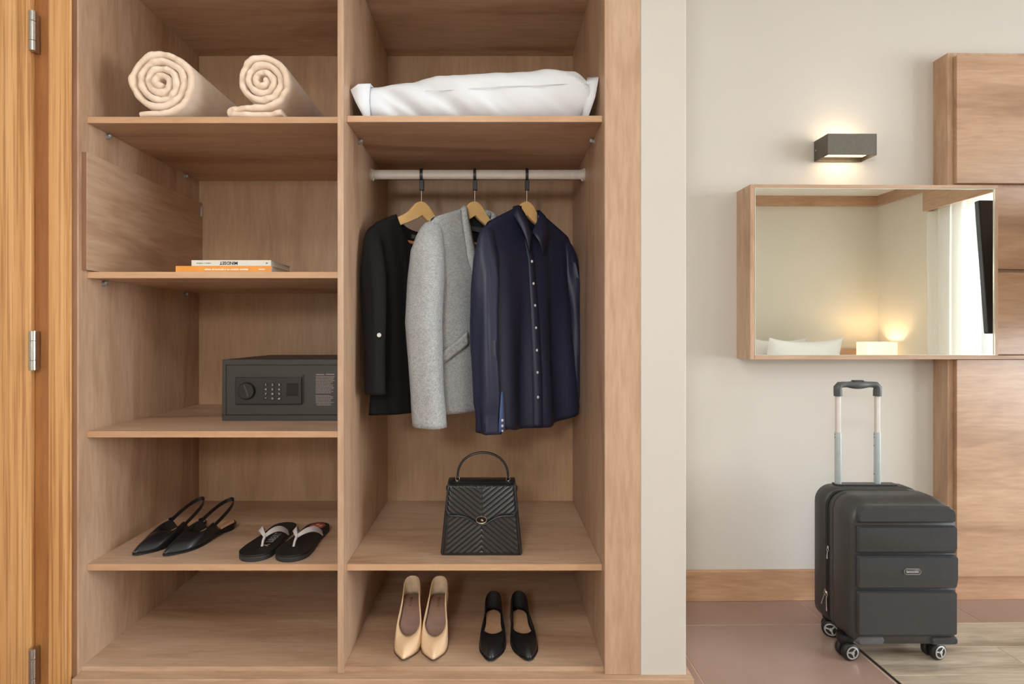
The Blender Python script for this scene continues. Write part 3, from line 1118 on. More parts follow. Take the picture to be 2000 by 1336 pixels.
class Shoe:
    def __init__(s, L, wb, hh, throat, hfun, point=0.85, wh=0.72, bend=0.0, tipw=0.0):
        s.L, s.wb, s.hh, s.th, s.h, s.point, s.wh, s.bend, s.tipw = L, wb, hh, throat, hfun, point, wh, bend, tipw

    def w(s, q):
        a = min(1.0, interp([(0, 0.0), (0.008, 0.10), (0.19, 0.80), (0.25, 0.925), (0.31, 0.985), (0.37, 1.0)], q)) ** s.point
        b = lerp(1.0, s.wh, smooth01(0.36, 0.70, q))
        c = math.sqrt(max(0.0, 1 - ((q - 0.87) / 0.13) ** 2)) if q > 0.87 else 1.0
        return s.wb / 2 * max(a, s.tipw * min(1, q / 0.01)) * b * c

    def zs(s, q):
        return s.hh * smooth01(0.26, 0.86, q) + 0.005 * (1 - min(1, q / 0.2)) ** 2

    def cx(s, q):
        return s.bend * math.sin(PI * min(1, q * 1.15)) ** 1.0

    def S(s, q, sd):
        return Vector((s.cx(q) + sd * s.w(q), q * s.L, s.zs(q) + 0.004))

    def T(s, q, sd):
        qq = s.th + (0.990 - s.th) * q
        k = min(1.0, (q / 0.24)) ** 0.5 if q < 0.24 else 1.0
        hh_ = s.h(q)
        ww = max(0.0, s.w(qq) - 0.004) * k * 0.93 if q < 0.999 else 0.0
        return Vector((s.cx(qq) + sd * ww, qq * s.L, s.zs(qq) + 0.004 + hh_))

    def upper(s, n=30, m=9):
        mb = MB()
        loop = [(1, i / n) for i in range(n, 0, -1)] + [(1, 0.0)] + [(-1, i / n) for i in range(1, n)]
        rings = []
        for j in range(m + 1):
            t = j / m
            r = []
            for sd, q in loop:
                q0 = (1 - math.cos(PI * q)) / 2 * 0.85 + q * 0.15
                a, c = s.S(q0, sd), s.T(q0, sd)
                b = Vector((lerp(a.x, c.x, 0.08), lerp(a.y, c.y, 0.30), a.z + max(0.006, (c.z - a.z)) * 0.95))
                r.append(a * (1 - t) ** 2 + b * (2 * t * (1 - t)) + c * t * t)
            rings.append(r)
        mb.loft(rings, False, False, True)
        return mb

    def plate(s, z0, z1, inset=0.0, q0=0.0, q1=1.0, n=36):
        mb = MB()
        rows = []
        for i in range(n + 1):
            q = lerp(q0, q1, i / n)
            q = min(0.9995, max(0.0005, q))
            w = max(0.0003, s.w(q) - inset)
            y = q * s.L
            if inset:
                y = lerp(q0 * s.L + inset, q1 * s.L - inset, i / n) if (q0, q1) == (0.0, 1.0) else y
            rows.append([Vector((s.cx(q) - w, y, s.zs(q) + z0)), Vector((s.cx(q) + w, y, s.zs(q) + z0)),
                         Vector((s.cx(q) + w, y, s.zs(q) + z1)), Vector((s.cx(q) - w, y, s.zs(q) + z1))])
        mb.loft(rows, True, True, True)
        return mb


def place_shoe(name, label, cat, group, toe, rot, z):
    return thing(name, label, cat, (toe[0], toe[1], z), rot, group, local=True)


# nude stiletto pumps
for toe, rot, bend, lab in (((-0.2470, 1.449), R(1.2), 0.004, 'nude stiletto pump of the pair standing nearer the divider panel'),
                            ((-0.1655, 1.447), R(0.6), -0.004, 'nude stiletto pump standing between its mate and the black flats')):
    r = place_shoe('high_heel_pump', lab, 'shoe', 'pair of nude pumps', toe, rot, 0.130)
    S = Shoe(0.208, 0.077, 0.082, 0.31, lambda q: interp([(0, 0.030), (0.15, 0.026), (0.45, 0.030), (0.75, 0.040), (0.93, 0.054), (1, 0.056)], q), point=1.0, bend=bend)
    obj('upper', S.upper(), [nude, nude_lining], r, smooth=70, solid=0.0016, smat=1)
    obj('outsole', S.plate(0.0, 0.0042, -0.0006), brown_edge, r, smooth=50)
    obj('insole', S.plate(0.0046, 0.0062, 0.004), brown_insole, r, smooth=50)
    hl = MB()
    rings = []
    for t_, yc, rx, ry in ((1.0, 0.880, 0.020, 0.023), (0.8, 0.895, 0.0165, 0.018), (0.5, 0.915, 0.010, 0.010), (0.2, 0.925, 0.0065, 0.0065), (0.02, 0.928, 0.006, 0.006)):
        rings.append([Vector((bend * 0.4 + rx * math.cos(2 * PI * k / 16), yc * S.L + ry * math.sin(2 * PI * k / 16), 0.080 * t_)) for k in range(16)])
    hl.loft(rings)
    h_ = obj('heel', hl, nude, r, smooth=60)
    obj('heel_tip', MB().lathe([(0.006, 0.0), (0.006, 0.0016)], (bend * 0.4, 0.928 * S.L, 0), 'Z', 14), black_sole, h_)
    sq = [(0.0035 * math.sin(k * 0.9) + 0.0015 * math.sin(k * 2.3), S.L * 0.86 - k * 0.0011, S.zs(0.86 - k * 0.0011 / S.L) + 0.0072) for k in range(30)]
    obj('insole_stamp', MB().tube(sq, 0.0006, 5), plain('brown_stamp_ink', srgb(62, 42, 32), 0.7), r)

# black pointed flats
for toe, rot, bend, lab in (((-0.0115, 1.446), R(-2.0), 0.003, 'black pointed flat with tan insole, the one nearer the nude pumps'),
                            ((0.0935, 1.448), R(4.5), -0.003, 'black pointed flat with tan insole, the one nearer the right side panel')):
    r = place_shoe('pointed_flat', lab, 'shoe', 'pair of black pointed flats', toe, rot, 0.130)
    S = Shoe(0.250, 0.076, 0.012, 0.29, lambda q: interp([(0, 0.034), (0.15, 0.027), (0.4, 0.030), (0.7, 0.040), (0.93, 0.056), (1, 0.060)], q), point=0.78, wh=0.74, bend=bend)
    obj('upper', S.upper(), [black_leather, black_lining], r, smooth=70, solid=0.0018, smat=1)
    obj('outsole', S.plate(0.0, 0.0045, -0.0008), black_sole, r, smooth=50)
    obj('insole', S.plate(0.005, 0.0065, 0.006), tan_insole, r, smooth=50)
    obj('low_heel', MB().loft([[Vector((0.026 * math.cos(2 * PI * k / 18), 0.875 * S.L + 0.028 * math.sin(2 * PI * k / 18), z)) for k in range(18)] for z in (0.0, 0.013)]), black_sole, r, smooth=40)
    tp = MB()
    tp.loft([[Vector((rr_ * math.cos(PI * k / 8), y, 0.0045 + rr_ * 0.9 * math.sin(PI * k / 8))) for k in range(9)] for y, rr_ in ((-0.0012, 0.001), (0.002, 0.0040), (0.007, 0.0072), (0.012, 0.0096))], True, True, True)
    obj('toe_cap', tp, toe_metal, r, smooth=50)
    for sd in (-1, 1):
        obj('elastic_tab', MB().box(-0.005, 0.005, -0.004, 0.004, -0.0006, 0.0006).xf(T(sd * 0.0245, 0.112, 0.0120) @ Matrix.Rotation(R(sd * -12), 4, 'Y')), plain('cream_elastic', srgb(212, 196, 180), 0.7), r, bevel=0.0003)

# slingbacks
for toe, rot, lab in (((-1.008, 1.498), R(-15.5), 'black pointed slingback shoe nearer the wardrobe side panel by the door'),
                      ((-0.921, 1.494), R(-18.5), 'black pointed slingback shoe standing beside the flip-flops')):
    r = place_shoe('slingback_shoe', lab, 'shoe', 'pair of black slingbacks', toe, rot, 0.394)
    S = Shoe(0.250, 0.080, 0.016, 0.37, lambda q: interp([(0, 0.036), (0.10, 0.030), (0.25, 0.034), (0.33, 0.040), (0.40, 0.034), (0.50, 0.008), (0.6, 0.002), (1, 0.002)], q), point=0.86, wh=0.72)
    obj('upper', S.upper(36), [black_leather, black_lining], r, smooth=70, solid=0.0018, smat=1)
    obj('outsole', S.plate(0.0, 0.0045, -0.0008), black_sole, r, smooth=50)
    obj('insole', S.plate(0.0066, 0.0082, 0.003), tan_insole, r, smooth=50)
    obj('low_heel', MB().loft([[Vector((0.022 * math.cos(2 * PI * k / 18), 0.885 * S.L + 0.026 * math.sin(2 * PI * k / 18), z)) for k in range(18)] for z in (0.0, 0.017)]), black_sole, r, smooth=40)
    pth = []
    for k in range(29):
        a = PI * k / 28
        x = 0.030 * math.cos(a) * (1.0 + 0.05 * math.sin(a))
        y = 0.148 + 0.098 * math.sin(a) ** 0.75
        z = 0.044 + 0.046 * math.sin(a) ** 0.75
        pth.append((x, y, z))
    sm = MB().tube(pth, 0.0042, 8, flat=0.32, up=None)
    rings = []
    st = MB()
    for p in pth:
        p = Vector(p)
        rad = Vector((p.x, p.y - 0.17, 0)).normalized()
        rings.append([p + rad * 0.0011 + Vector((0, 0, 0.0062)), p + rad * 0.0011 - Vector((0, 0, 0.0062)),
                      p - rad * 0.0011 - Vector((0, 0, 0.0062)), p - rad * 0.0011 + Vector((0, 0, 0.0062))])
    st.loft(rings)
    s_ = obj('heel_strap', st, black_leather, r, smooth=60)
    obj('buckle', MB().box(-0.0325, -0.0295, 0.147, 0.158, 0.043, 0.056), plain('gunmetal_buckle', srgb(50, 50, 54), 0.3, 0.8), s_, bevel=0.0006)

# flip-flops
rubber = plain('black_foam_rubber', srgb(22, 21, 21), 0.55, var=0.08, nscale=300, bumps=0.08)
rubber_edge = plain('grey_foam_edge', srgb(44, 44, 44), 0.55)
strap_m = plain('pale_grey_strap', srgb(206, 198, 196), 0.5, var=0.03)
for ix, (toe, rot, lab) in enumerate((((-0.667, 1.462), R(-1.5), 'black flip-flop with white lettering and pale straps beside the slingbacks'),
                                      ((-0.566, 1.460), R(-2.5), 'black flip-flop with a red oval heel print and pale straps'))):
    sd = 1 if ix == 0 else -1
    r = place_shoe('flip_flop', lab, 'shoe', 'pair of black flip-flops', toe, rot, 0.394)
    L = 0.262

    def wf_(q):
        a = math.sqrt(max(0.0, 1 - ((0.17 - q) / 0.17) ** 2)) if q < 0.17 else 1.0
        c = math.sqrt(max(0.0, 1 - ((q - 0.86) / 0.14) ** 2)) if q > 0.86 else 1.0
        return 0.0475 * a * c * interp([(0, 0.96), (0.28, 1.0), (0.60, 0.80), (0.86, 0.78), (1, 0.78)], q)
    out = []
    for q in [(1 - math.cos(PI * k / 48)) / 2 for k in range(1, 48)]:
        q = min(q, 0.9995)
        out.append((wf_(q), q * L))
    for q in [(1 - math.cos(PI * k / 48)) / 2 for k in range(47, 0, -1)]:
        q = min(q, 0.9995)
        out.append((-wf_(q), q * L))
    obj('midsole', MB().prism(out, 0.0, 0.0135, 'XY'), rubber_edge, r, smooth=40, bevel=0.002)
    obj('footbed', MB().prism(out, 0.0137, 0.0185, 'XY'), rubber, r, smooth=40, bevel=0.0012)
    zt_ = 0.0187
    post = Vector((sd * 0.006, 0.062, zt_))
    knot = Vector((sd * 0.005, 0.082, 0.040))
    ps = MB().tube([post, post.lerp(knot, 0.5) + Vector((0, -0.003, 0.002)), knot], [0.0032, 0.0034, 0.0042], 10)
    obj('toe_post', ps, strap_m, r, smooth=60)
    for side in (-1, 1):
        e = Vector((side * 0.0385, 0.165, zt_ + 0.001))
        mid = Vector((side * 0.031, 0.116, 0.066))
        rings = []
        for k in range(15):
            q = k / 14
            p = knot * (1 - q) ** 2 + mid * 2 * q * (1 - q) + e * q * q
            tg = ((mid - knot) * (1 - q) + (e - mid) * q).normalized()
            wdir = tg.cross(Vector((side * 0.75, -0.1, 0.65))).normalized()
            nn = tg.cross(wdir).normalized()
            hw = interp([(0, 0.0042), (0.35, 0.0075), (0.75, 0.0095), (1, 0.0085)], q)
            rings.append([p + wdir * hw + nn * 0.0014, p - wdir * hw + nn * 0.0014, p - wdir * hw - nn * 0.0014, p + wdir * hw - nn * 0.0014])
        obj('strap', MB().loft(rings), strap_m, r, smooth=50)
    if ix == 0:
        text_part('footbed_lettering', 'X  LIBERT', 0.030, T(0.012, 0.115, 0.0187) @ Matrix.Rotation(R(90), 4, 'Z'), plain('white_print', srgb(190, 188, 186), 0.6), r, depth=0.0001, squeeze=0.80)
    else:
        ov = [(0.024 * math.cos(2 * PI * k / 28), 0.226 + 0.027 * math.sin(2 * PI * k / 28)) for k in range(28)]
        hp = obj('heel_print', MB().prism(ov, 0.0186, 0.0189, 'XY'), plain('red_print', srgb(168, 66, 48), 0.5, var=0.15), r)
        pt = MB()
        for k in range(4):
            a = PI / 2 * k + 0.25
            c = Vector((0.0105 * math.cos(a), 0.226 + 0.0120 * math.sin(a), 0))
            pt.prism([(c.x + 0.0058 * math.cos(2 * PI * j / 12), c.y + 0.0060 * math.sin(2 * PI * j / 12)) for j in range(12)], 0.0189, 0.0191, 'XY')
        obj('print_motif', pt, plain('salmon_print', srgb(226, 160, 138), 0.5), hp)

# ------------------------------------------------------------------ handbag
bag_leather = leather('black_pebbled_leather', srgb(30, 30, 32), 0.30, coat=0.15)
piping_m = leather('black_piping', srgb(36, 37, 40), 0.28)
clasp_m = plain('brass_gunmetal', srgb(176, 162, 148), 0.22, 1.0)
HB = thing('handbag', 'black quilted chevron handbag with a top handle and oval clasp', 'handbag', (-0.037, 1.56, 0.394), local=True)
BW0, BW1, BD0, BD1, BH = 0.2320, 0.1960, 0.108, 0.062, 0.194


def bag_at(f, t):
    """point on the front face: f -1..1 across, t 0 bottom .. 1 top"""
    w = lerp(BW0, BW1, t) / 2
    d = lerp(BD0, BD1, t) / 2
    return Vector((f * w, -d, t * BH))


def bag_ring(t, grow=0.0, n=5, r=0.012):
    w, d = lerp(BW0, BW1, t) / 2 + grow, lerp(BD0, BD1, t) / 2 + grow
    pts = []
    for sx, sy, a0 in ((1, 1, 0), (-1, 1, 90), (-1, -1, 180), (1, -1, 270)):
        for k in range(n + 1):
            a = R(a0 + 90 * k / n)
            pts.append(Vector((sx * (w - r) + r * math.cos(a), sy * (d - r) + r * math.sin(a), t * BH)))
    return pts


bd = MB().loft([[p * 0.97 for p in bag_ring(0.0)]] + [bag_ring(t) for t in (0.02, 0.2, 0.4, 0.6, 0.8, 0.95)] + [[Vector((p.x * 0.97, p.y * 0.85, p.z)) for p in bag_ring(1.0)]])
obj('bag_body', bd, bag_leather, HB, smooth=60)


def front_fn(u, v):
    f = (u * 2 - 1) * 0.90
    t = lerp(0.03, 0.58, v)
    p = bag_at(f, t)
    ph = (p.z - BH * 0.9) / 0.0145 + abs(p.x) * 0.78 / 0.0145
    edge = smooth01(1.0, 0.94, abs(u * 2 - 1)) * smooth01(0.0, 0.03, v)
    mid = smooth01(0.0, 0.0025, abs(p.x))
    p.y -= 0.0008 + 0.0030 * (abs(math.sin(PI * ph)) ** 0.6) * edge * (0.35 + 0.65 * mid)
    return p


obj('quilted_front', MB().grid(front_fn, 120, 96), bag_leather, HB, smooth=70)
fp_ = []


def flap_edge(f):
    """bottom of the flap (t), f -1..1"""
    return 0.560 + 0.015 * (1 - abs(f)) - 0.135 * math.exp(-(f / 0.34) ** 2)


def flap_fn(u, v):
    f = (u * 2 - 1)
    tb = flap_edge(f)
    cr = smooth01(0.84, 1.0, abs(f)) ** 2 * 0.09
    tb += cr
    tt = 1.0
    t = lerp(tb, tt, v)
    p = bag_at(f * 0.955, t)
    ph = (p.z - BH) / 0.0145 - abs(p.x) * 0.78 / 0.0145
    e = min(1 - abs(f), 1.0)
    edge = smooth01(0.035, 0.08, e) * smooth01(0.02, 0.10, v) * smooth01(1.0, 0.93, v)
    mid = smooth01(0.0, 0.0025, abs(p.x))
    p.y -= 0.0060 + 0.0030 * (abs(math.sin(PI * ph)) ** 0.6) * edge * (0.35 + 0.65 * mid)
    if v > 0.93:
        k = (v - 0.93) / 0.07
        p.y += 0.012 * k * k
        p.z += 0.003 * k
    return p


flp = obj('flap', MB().grid(flap_fn, 120, 70), bag_leather, HB, smooth=70, solid=0.003, soff=-1)
top = MB().grid(lambda u, v: Vector(((u * 2 - 1) * BW1 / 2 * 0.985, lerp(-BD1 / 2 + 0.006, BD1 / 2, v), BH + 0.003 + 0.002 * math.sin(PI * v))), 12, 8)
obj('flap_top', top, bag_leather, HB, smooth=70, solid=0.003)
pp = []
for k in range(61):
    pp.append(flap_fn(k / 60, 0.0) + Vector((0, -0.001, 0)))
pth = [flap_fn(0.0, 1 - j / 12) + Vector((0, -0.001, 0)) for j in range(12)] + pp + [flap_fn(1.0, j / 12) + Vector((0, -0.001, 0)) for j in range(1, 13)]
obj('flap_piping', MB().tube(pth, 0.0027, 8), piping_m, flp, smooth=70)
for sd in (-1, 1):
    obj('side_piping', MB().tube([bag_at(sd * 0.945, t) + Vector((0, -0.0005, 0)) for t in (0.01, 0.2, 0.4, 0.6, 0.8, 0.93)], 0.0022, 8), piping_m, HB, smooth=70)
cy = bag_at(0, 0.48).y - 0.0085
cz_ = BH * 0.515
cl = MB()
cl.loft([[Vector((a_ * math.cos(2 * PI * k / 28), cy + y_, cz_ + b_ * math.sin(2 * PI * k / 28))) for k in range(28)]
         for a_, b_, y_ in ((0.0170, 0.0120, 0.004), (0.0170, 0.0120, -0.001), (0.0155, 0.0105, -0.0025), (0.0135, 0.0088, -0.0020), (0.0130, 0.0082, 0.0))], False, True)
co = obj('clasp', cl, clasp_m, HB, smooth=50)
obj('clasp_plate', MB().loft([[Vector((0.013 * k_ * math.cos(2 * PI * k / 24), cy - 0.0012 + yy2, cz_ + 0.0082 * k_ * math.sin(2 * PI * k / 24))) for k in range(24)] for k_, yy2 in ((1.0, 0), (0.9, -0.0008))]), plain('dark_clasp_plate', srgb(40, 34, 30), 0.25, 0.6), co, smooth=40)
obj('turn_lock', MB().ball((0, 0, 0), 0.0052, 0.0035, 0.0034).xf(T(0.002, cy - 0.005, cz_) @ Matrix.Rotation(R(35), 4, 'Y')), clasp_m, co, smooth=80)
hp_ = []
for k in range(33):
    a = PI * (1 - k / 32)
    hp_.append((0.003 + 0.073 * math.cos(a) * (1.0 + 0.0 * k), -0.004, BH + 0.012 + 0.072 * math.sin(a) ** 0.85))
hn = MB()
rings = []
for k, p in enumerate(hp_):
    p = Vector(p)
    q = (Vector(hp_[min(k + 1, 32)]) - Vector(hp_[max(k - 1, 0)])).normalized()
    nn = Vector((-q.z, 0, q.x))
    rings.append([p + nn * (0.0034 * math.cos(2 * PI * j / 10)) + Vector((0, 0.0058 * math.sin(2 * PI * j / 10), 0)) for j in range(10)])
hn.loft(rings)
ho = obj('handle', hn, piping_m, HB, smooth=60)
for sd in (-1, 1):
    x = 0.003 + sd * 0.073
    rg = [Vector((x + 0.0055 * math.cos(2 * PI * k / 16), -0.006, BH + 0.008 + 0.0065 * math.sin(2 * PI * k / 16))) for k in range(16)]
    obj('handle_ring', MB().tube(rg, 0.0015, 8, closed=True), clasp_m, HB, smooth=60)
    obj('handle_stud', MB().ball((x, -0.022, BH + 0.0065), 0.0032), clasp_m, HB, smooth=80)
    g = Vector((sd * (BW1 / 2 + 0.004), 0.0, BH * 0.90))
    obj('side_ring', MB().tube([g + Vector((0.0, 0.006 * math.cos(2 * PI * k / 14), 0.006 * math.sin(2 * PI * k / 14))) for k in range(14)], 0.0013, 8, closed=True), piping_m, HB, smooth=60)

# ------------------------------------------------------------------ hangers and clothes
HANG = R(44)


def hanger(x, label):
    r = thing('clothes_hanger', label, 'hanger', (x, RY, 0), HANG, 'wooden hangers on the rail', local=True)
    top, half = 1.4417, 0.205

    def up(u):
        u = abs(u)
        return interp([(0, top), (0.008, top - 0.0008), (0.018, top - 0.005), (0.028, top - 0.013), (0.037, top - 0.0235), (0.048, top - 0.036),
                       (0.062, top - 0.047), (0.085, top - 0.060), (0.11, top - 0.071), (0.15, top - 0.090), (0.19, top - 0.112), (half, top - 0.124)], u)

    def dn(u):
        u = abs(u)
        return interp([(0, top - 0.045), (0.02, top - 0.058), (0.05, top - 0.073), (0.10, top - 0.096), (0.15, top - 0.115), (0.19, top - 0.130), (half, top - 0.134)], u)
    us = [-half + 2 * half * k / 60 for k in range(61)]
    poly = [(u, up(u)) for u in us] + [(u, dn(u)) for u in reversed(us)]
    m = MB()
    n = len(us)
    rings = []
    for u in us:
        a, b = up(u), dn(u)
        ht = 0.0062
        # shoulders curve gently forward
        y = -0.018 * (abs(u) / half) ** 2
        rings.append([Vector((u, y - ht, b)), Vector((u, y + ht, b)), Vector((u, y + ht, a)), Vector((u, y - ht, a))])
    m.loft(rings)
    obj('hanger_body', m, hanger_wood, r, bevel=0.002, smooth=40)
    obj('trouser_bar', MB().tube([(-0.165, -0.012, 1.303), (0.165, -0.012, 1.303)], 0.0055, 12), bar_wood, r, smooth=50)
    obj('hook_wire', MB().tube([(0, 0, top - 0.004), (0, 0, 1.482)], 0.0018, 8), chrome, r, smooth=50)
    # anti-theft ring and clip, ring runs around the rail (which lies along world X)
    back = Matrix.Rotation(-HANG, 4, 'Z')
    rg = []
    for k in range(21):
        a = 2 * PI * k / 20 - PI / 2
        rg.append(Vector((0, 0.0125 * math.cos(a), RZ + 0.0005 + 0.0185 * math.sin(a))))
    rings = []
    for k in range(20):
        p = rg[k]
        c = Vector((0, 0, RZ))
        d = (p - c).normalized()
        rings.append([p + d * 0.0016 + Vector((0.0045, 0, 0)), p + d * 0.0016 - Vector((0.0045, 0, 0)), p - d * 0.0016 - Vector((0.0045, 0, 0)), p - d * 0.0016 + Vector((0.0045, 0, 0))])
    rings.append(rings[0])
    obj('security_ring', MB().loft(rings, False, False, True).xf(back), black_plastic, r, smooth=50)
    cb_ = MB().box(-0.006, 0.008, -0.006, 0.006, 1.478, 1.5105)
    obj('ring_clip', cb_.xf(back), black_plastic, r, bevel=0.0015)
    return r


hanger(-0.236, 'wooden hanger holding the black blouse')
hanger(-0.064, 'wooden hanger holding the grey blazer')
hanger(0.104, 'wooden hanger holding the navy shirt')


def cloth(name, col, rough, sheen=0.0, var=0.05, nscale=500, bumps=0.05, spec=0.4):
    return plain(name, col, rough, var=var, nscale=nscale, bumps=bumps, spec=spec, sheen=sheen)


blk = cloth('black_crepe', srgb(21, 19, 19), 0.8, 0.0, spec=0.25)
navy = cloth('navy_satin', srgb(30, 35, 60), 0.50, 0.0, spec=0.5)
navy_in = cloth('navy_inner', srgb(72, 92, 140), 0.5, 0.1)
dark_lining = cloth('dark_lining', srgb(30, 30, 34), 0.6)


def tweed():
    m, nt, b = new_mat('grey_tweed')
    v = coords(nt, (1, 1, 1), False)
    w1 = noise_n(nt, coords(nt, (1, 1, 0.14), False), 1100, 2, 0.6)
    w2 = noise_n(nt, coords(nt, (0.14, 0.14, 1), False), 1100, 2, 0.6)
    n3 = noise_n(nt, v, 90, 3)
    ad = N(nt, 'ShaderNodeMath', operation='ADD')
    nt.links.new(w1, ad.inputs[0])
    nt.links.new(w2, ad.inputs[1])
    hf = N(nt, 'ShaderNodeMath', operation='MULTIPLY')
    hf.inputs[1].default_value = 0.5
    nt.links.new(ad.outputs[0], hf.inputs[0])
    c = ramp(nt, hf.outputs[0], [(0.36, srgb(138, 138, 137)), (0.50, srgb(174, 176, 176)), (0.62, srgb(202, 204, 205))])
    g = ramp(nt, n3, [(0.3, (0.86, 0.86, 0.86, 1)), (0.7, (1, 1, 1, 1))])
    nt.links.new(mixc(nt, 1.0, c, g, 'MULTIPLY'), b.inputs['Base Color'])
    b.inputs['Roughness'].default_value = 0.95
    b.inputs['Specular IOR Level'].default_value = 0.15
    bump(nt, b, hf.outputs[0], 0.55, 0.0016)
    return m


tweed_m = tweed()


def torso(front_top, back_top, hem, half, thick, folds, n=64, rows=46, cut=None, seed=0.0, side=None):
    """front and back sheets joined at the sides; functions of the fraction f (-1..1) / height fraction v"""
    m = MB()

    def pt(f, v, fr):
        top = (front_top if fr else back_top)(f)
        z = lerp(top, hem(f, fr), v)
        U = half(z)
        u = f * U
        t = thick(z) * max(0.0, 1 - abs(f) ** 2.6) ** 0.55
        w = folds(f, z, fr) * max(0.0, 1 - abs(f) ** 6)
        yc = -0.018 * min(1.0, abs(u) / 0.2) ** 2
        return Vector((u, yc + (-(t + w) if fr else 0.82 * (t + w)), z))
    rng_ = [(-1 + 2 * i / n) for i in range(n + 1)]
    if cut is None:
        m.grid(lambda a, b: pt(-1 + 2 * a, b, True), n, rows)
    else:
        m.grid(lambda a, b: pt(lerp(-1, -cut, a), b, True), n // 2, rows)
        m.grid(lambda a, b: pt(lerp(cut, 1, a), b, True), n // 2, rows)
    m.grid(lambda a, b: pt(1 - 2 * a, b, False), n, rows)
    return m, pt


def sleeve(path, ra, rb, seed, n=26, rows=44, fold=0.004, open_end=True):
    """path: list of (x, y, z) keyed by fraction; ra / rb radius tables along x and y"""
    m = MB()

    def c(v):
        return Vector((interp([(k, p[0]) for k, p in path], v), interp([(k, p[1]) for k, p in path], v), interp([(k, p[2]) for k, p in path], v)))
    rings = []
    for j in range(rows + 1):
        v = j / rows
        p = c(v)
        a, b = interp(ra, v), interp(rb, v)
        ring = []
        for k in range(n):
            t = 2 * PI * k / n
            w = fold * (nz(math.cos(t) * 1.6, math.sin(t) * 1.6, v * 2.2 + seed) + 0.5 * nz(math.cos(t) * 3, math.sin(t) * 3, v * 5 + seed + 4)) * smooth01(0.02, 0.2, v)
            ring.append(p + Vector(((a + w) * math.cos(t), (b + w) * math.sin(t), 0)))
        rings.append(ring)
    m.loft(rings, True, False, True)
    return m


# ---- black blouse
g = thing('black_blouse', 'black long-sleeved scoop-neck blouse hanging beside the divider panel', 'blouse', (-0.236, RY, 0), HANG, local=True)
SH, NK = 1.336, 1.384


def blouse_front(f):
    u = abs(f) * 0.20
    if u < 0.105:
        return 1.255 + (NK - 1.255) * (u / 0.105) ** 2.0
    return lerp(NK, SH, (u - 0.105) / 0.095) - 0.012 * smooth01(0.17, 0.20, u)


def blouse_back(f):
    u = abs(f) * 0.20
    if u < 0.105:
        return NK - 0.040 * (1 - (u / 0.105) ** 2)
    return lerp(NK, SH, (u - 0.105) / 0.095) - 0.012 * smooth01(0.17, 0.20, u)


bl_half = lambda z: interp([(0.76, 0.205), (0.9, 0.192), (1.10, 0.184), (1.25, 0.192), (1.32, 0.200)], z)
bl_thick = lambda z: interp([(0.76, 0.045), (1.0, 0.042), (1.2, 0.036), (1.30, 0.017), (1.36, 0.010)], z)
bl_fold = lambda f, z, fr: 0.012 * smooth01(1.30, 0.8, z) * nz(f * 3.6, z * 0.8, 2.0 if fr else 7.0) + 0.004 * nz(f * 9, z * 1.2, 3.0)
m, bpt = torso(blouse_front, blouse_back, lambda f, fr: 0.772 + 0.010 * abs(f) ** 6 - (0.006 if not fr else 0), bl_half, bl_thick, bl_fold)
obj('blouse_body', m, [blk], g, smooth=80, solid=0.0012, soff=0)
m = MB()
m.tube([bpt(-1 + 2 * k / 40, (blouse_front(-1 + 2 * k / 40) - 0.884) / (blouse_front(-1 + 2 * k / 40) - 0.772), True) + Vector((0, -0.0008, 0)) for k in range(1, 40)], 0.0014, 6)
obj('hem_band_seam', m, blk, g, smooth=70)
for sd in (-1, 1):
    cu_ = -0.060 if sd < 0 else -0.026
    pth = [(0, (sd * 0.176, -0.014, 1.338)), (0.03, (sd * 0.186, -0.016, 1.322)), (0.08, (sd * 0.192, -0.020, 1.295)), (0.5, (sd * 0.203, cu_ * 0.75, 1.07)), (1, (sd * 0.208, cu_, 0.842))]
    sl = sleeve(pth, [(0, 0.012), (0.03, 0.022), (0.08, 0.028), (0.18, 0.032), (0.5, 0.030), (1, 0.027)], [(0, 0.004), (0.03, 0.011), (0.08, 0.020), (0.15, 0.031), (0.25, 0.040), (0.5, 0.040), (1, 0.034)], 3.0 + sd, fold=0.008)
    so = obj('sleeve', sl, blk, g, smooth=80, solid=0.001)
    if sd < 0:
        bt = MB().lathe([(0.0001, 0.0), (0.0055, 0.0), (0.0062, -0.0012), (0.0045, -0.0022), (0.003, -0.0016), (0.0001, -0.0016)], (0, 0, 0), 'Y', 18)
        obj('sleeve_button', bt.xf(T(-0.214, -0.0905, 1.012) @ Matrix.Rotation(R(-20), 4, 'Z')), plain('pale_button', srgb(208, 204, 196), 0.3), so, smooth=50)
lb = MB().box(-0.028, 0.028, -0.0005, 0.0005, -0.006, 0.006).xf(T(-0.004, bl_thick(1.33) - 0.004, 1.327))
obj('neck_label', lb, plain('grey_label', srgb(88, 88, 86), 0.7, var=0.3, nscale=900), g)

# ---- grey blazer
g = thing('grey_blazer', 'light grey tweed blazer with slanted pocket flap between the blouse and shirt', 'blazer', (-0.064, RY, 0), HANG, local=True)
SHz, NKz = 1.352, 1.412


def blz_top(f, fr):
    u = abs(f) * 0.205
    if u < 0.055:
        return NKz + 0.0 if not fr else NKz
    return lerp(NKz, SHz, (u - 0.055) / 0.15) - 0.016 * smooth01(0.175, 0.205, u)


def blz_front(f):
    u = abs(f) * 0.205
    if u < 0.060:
        return 1.02 + (NKz - 1.02) * (u / 0.060) ** 1.0
    return blz_top(f, True)


def blz_back(f):
    u = abs(f) * 0.205
    if u < 0.055:
        return NKz - 0.010 * (1 - (u / 0.055) ** 2)
    return blz_top(f, False)


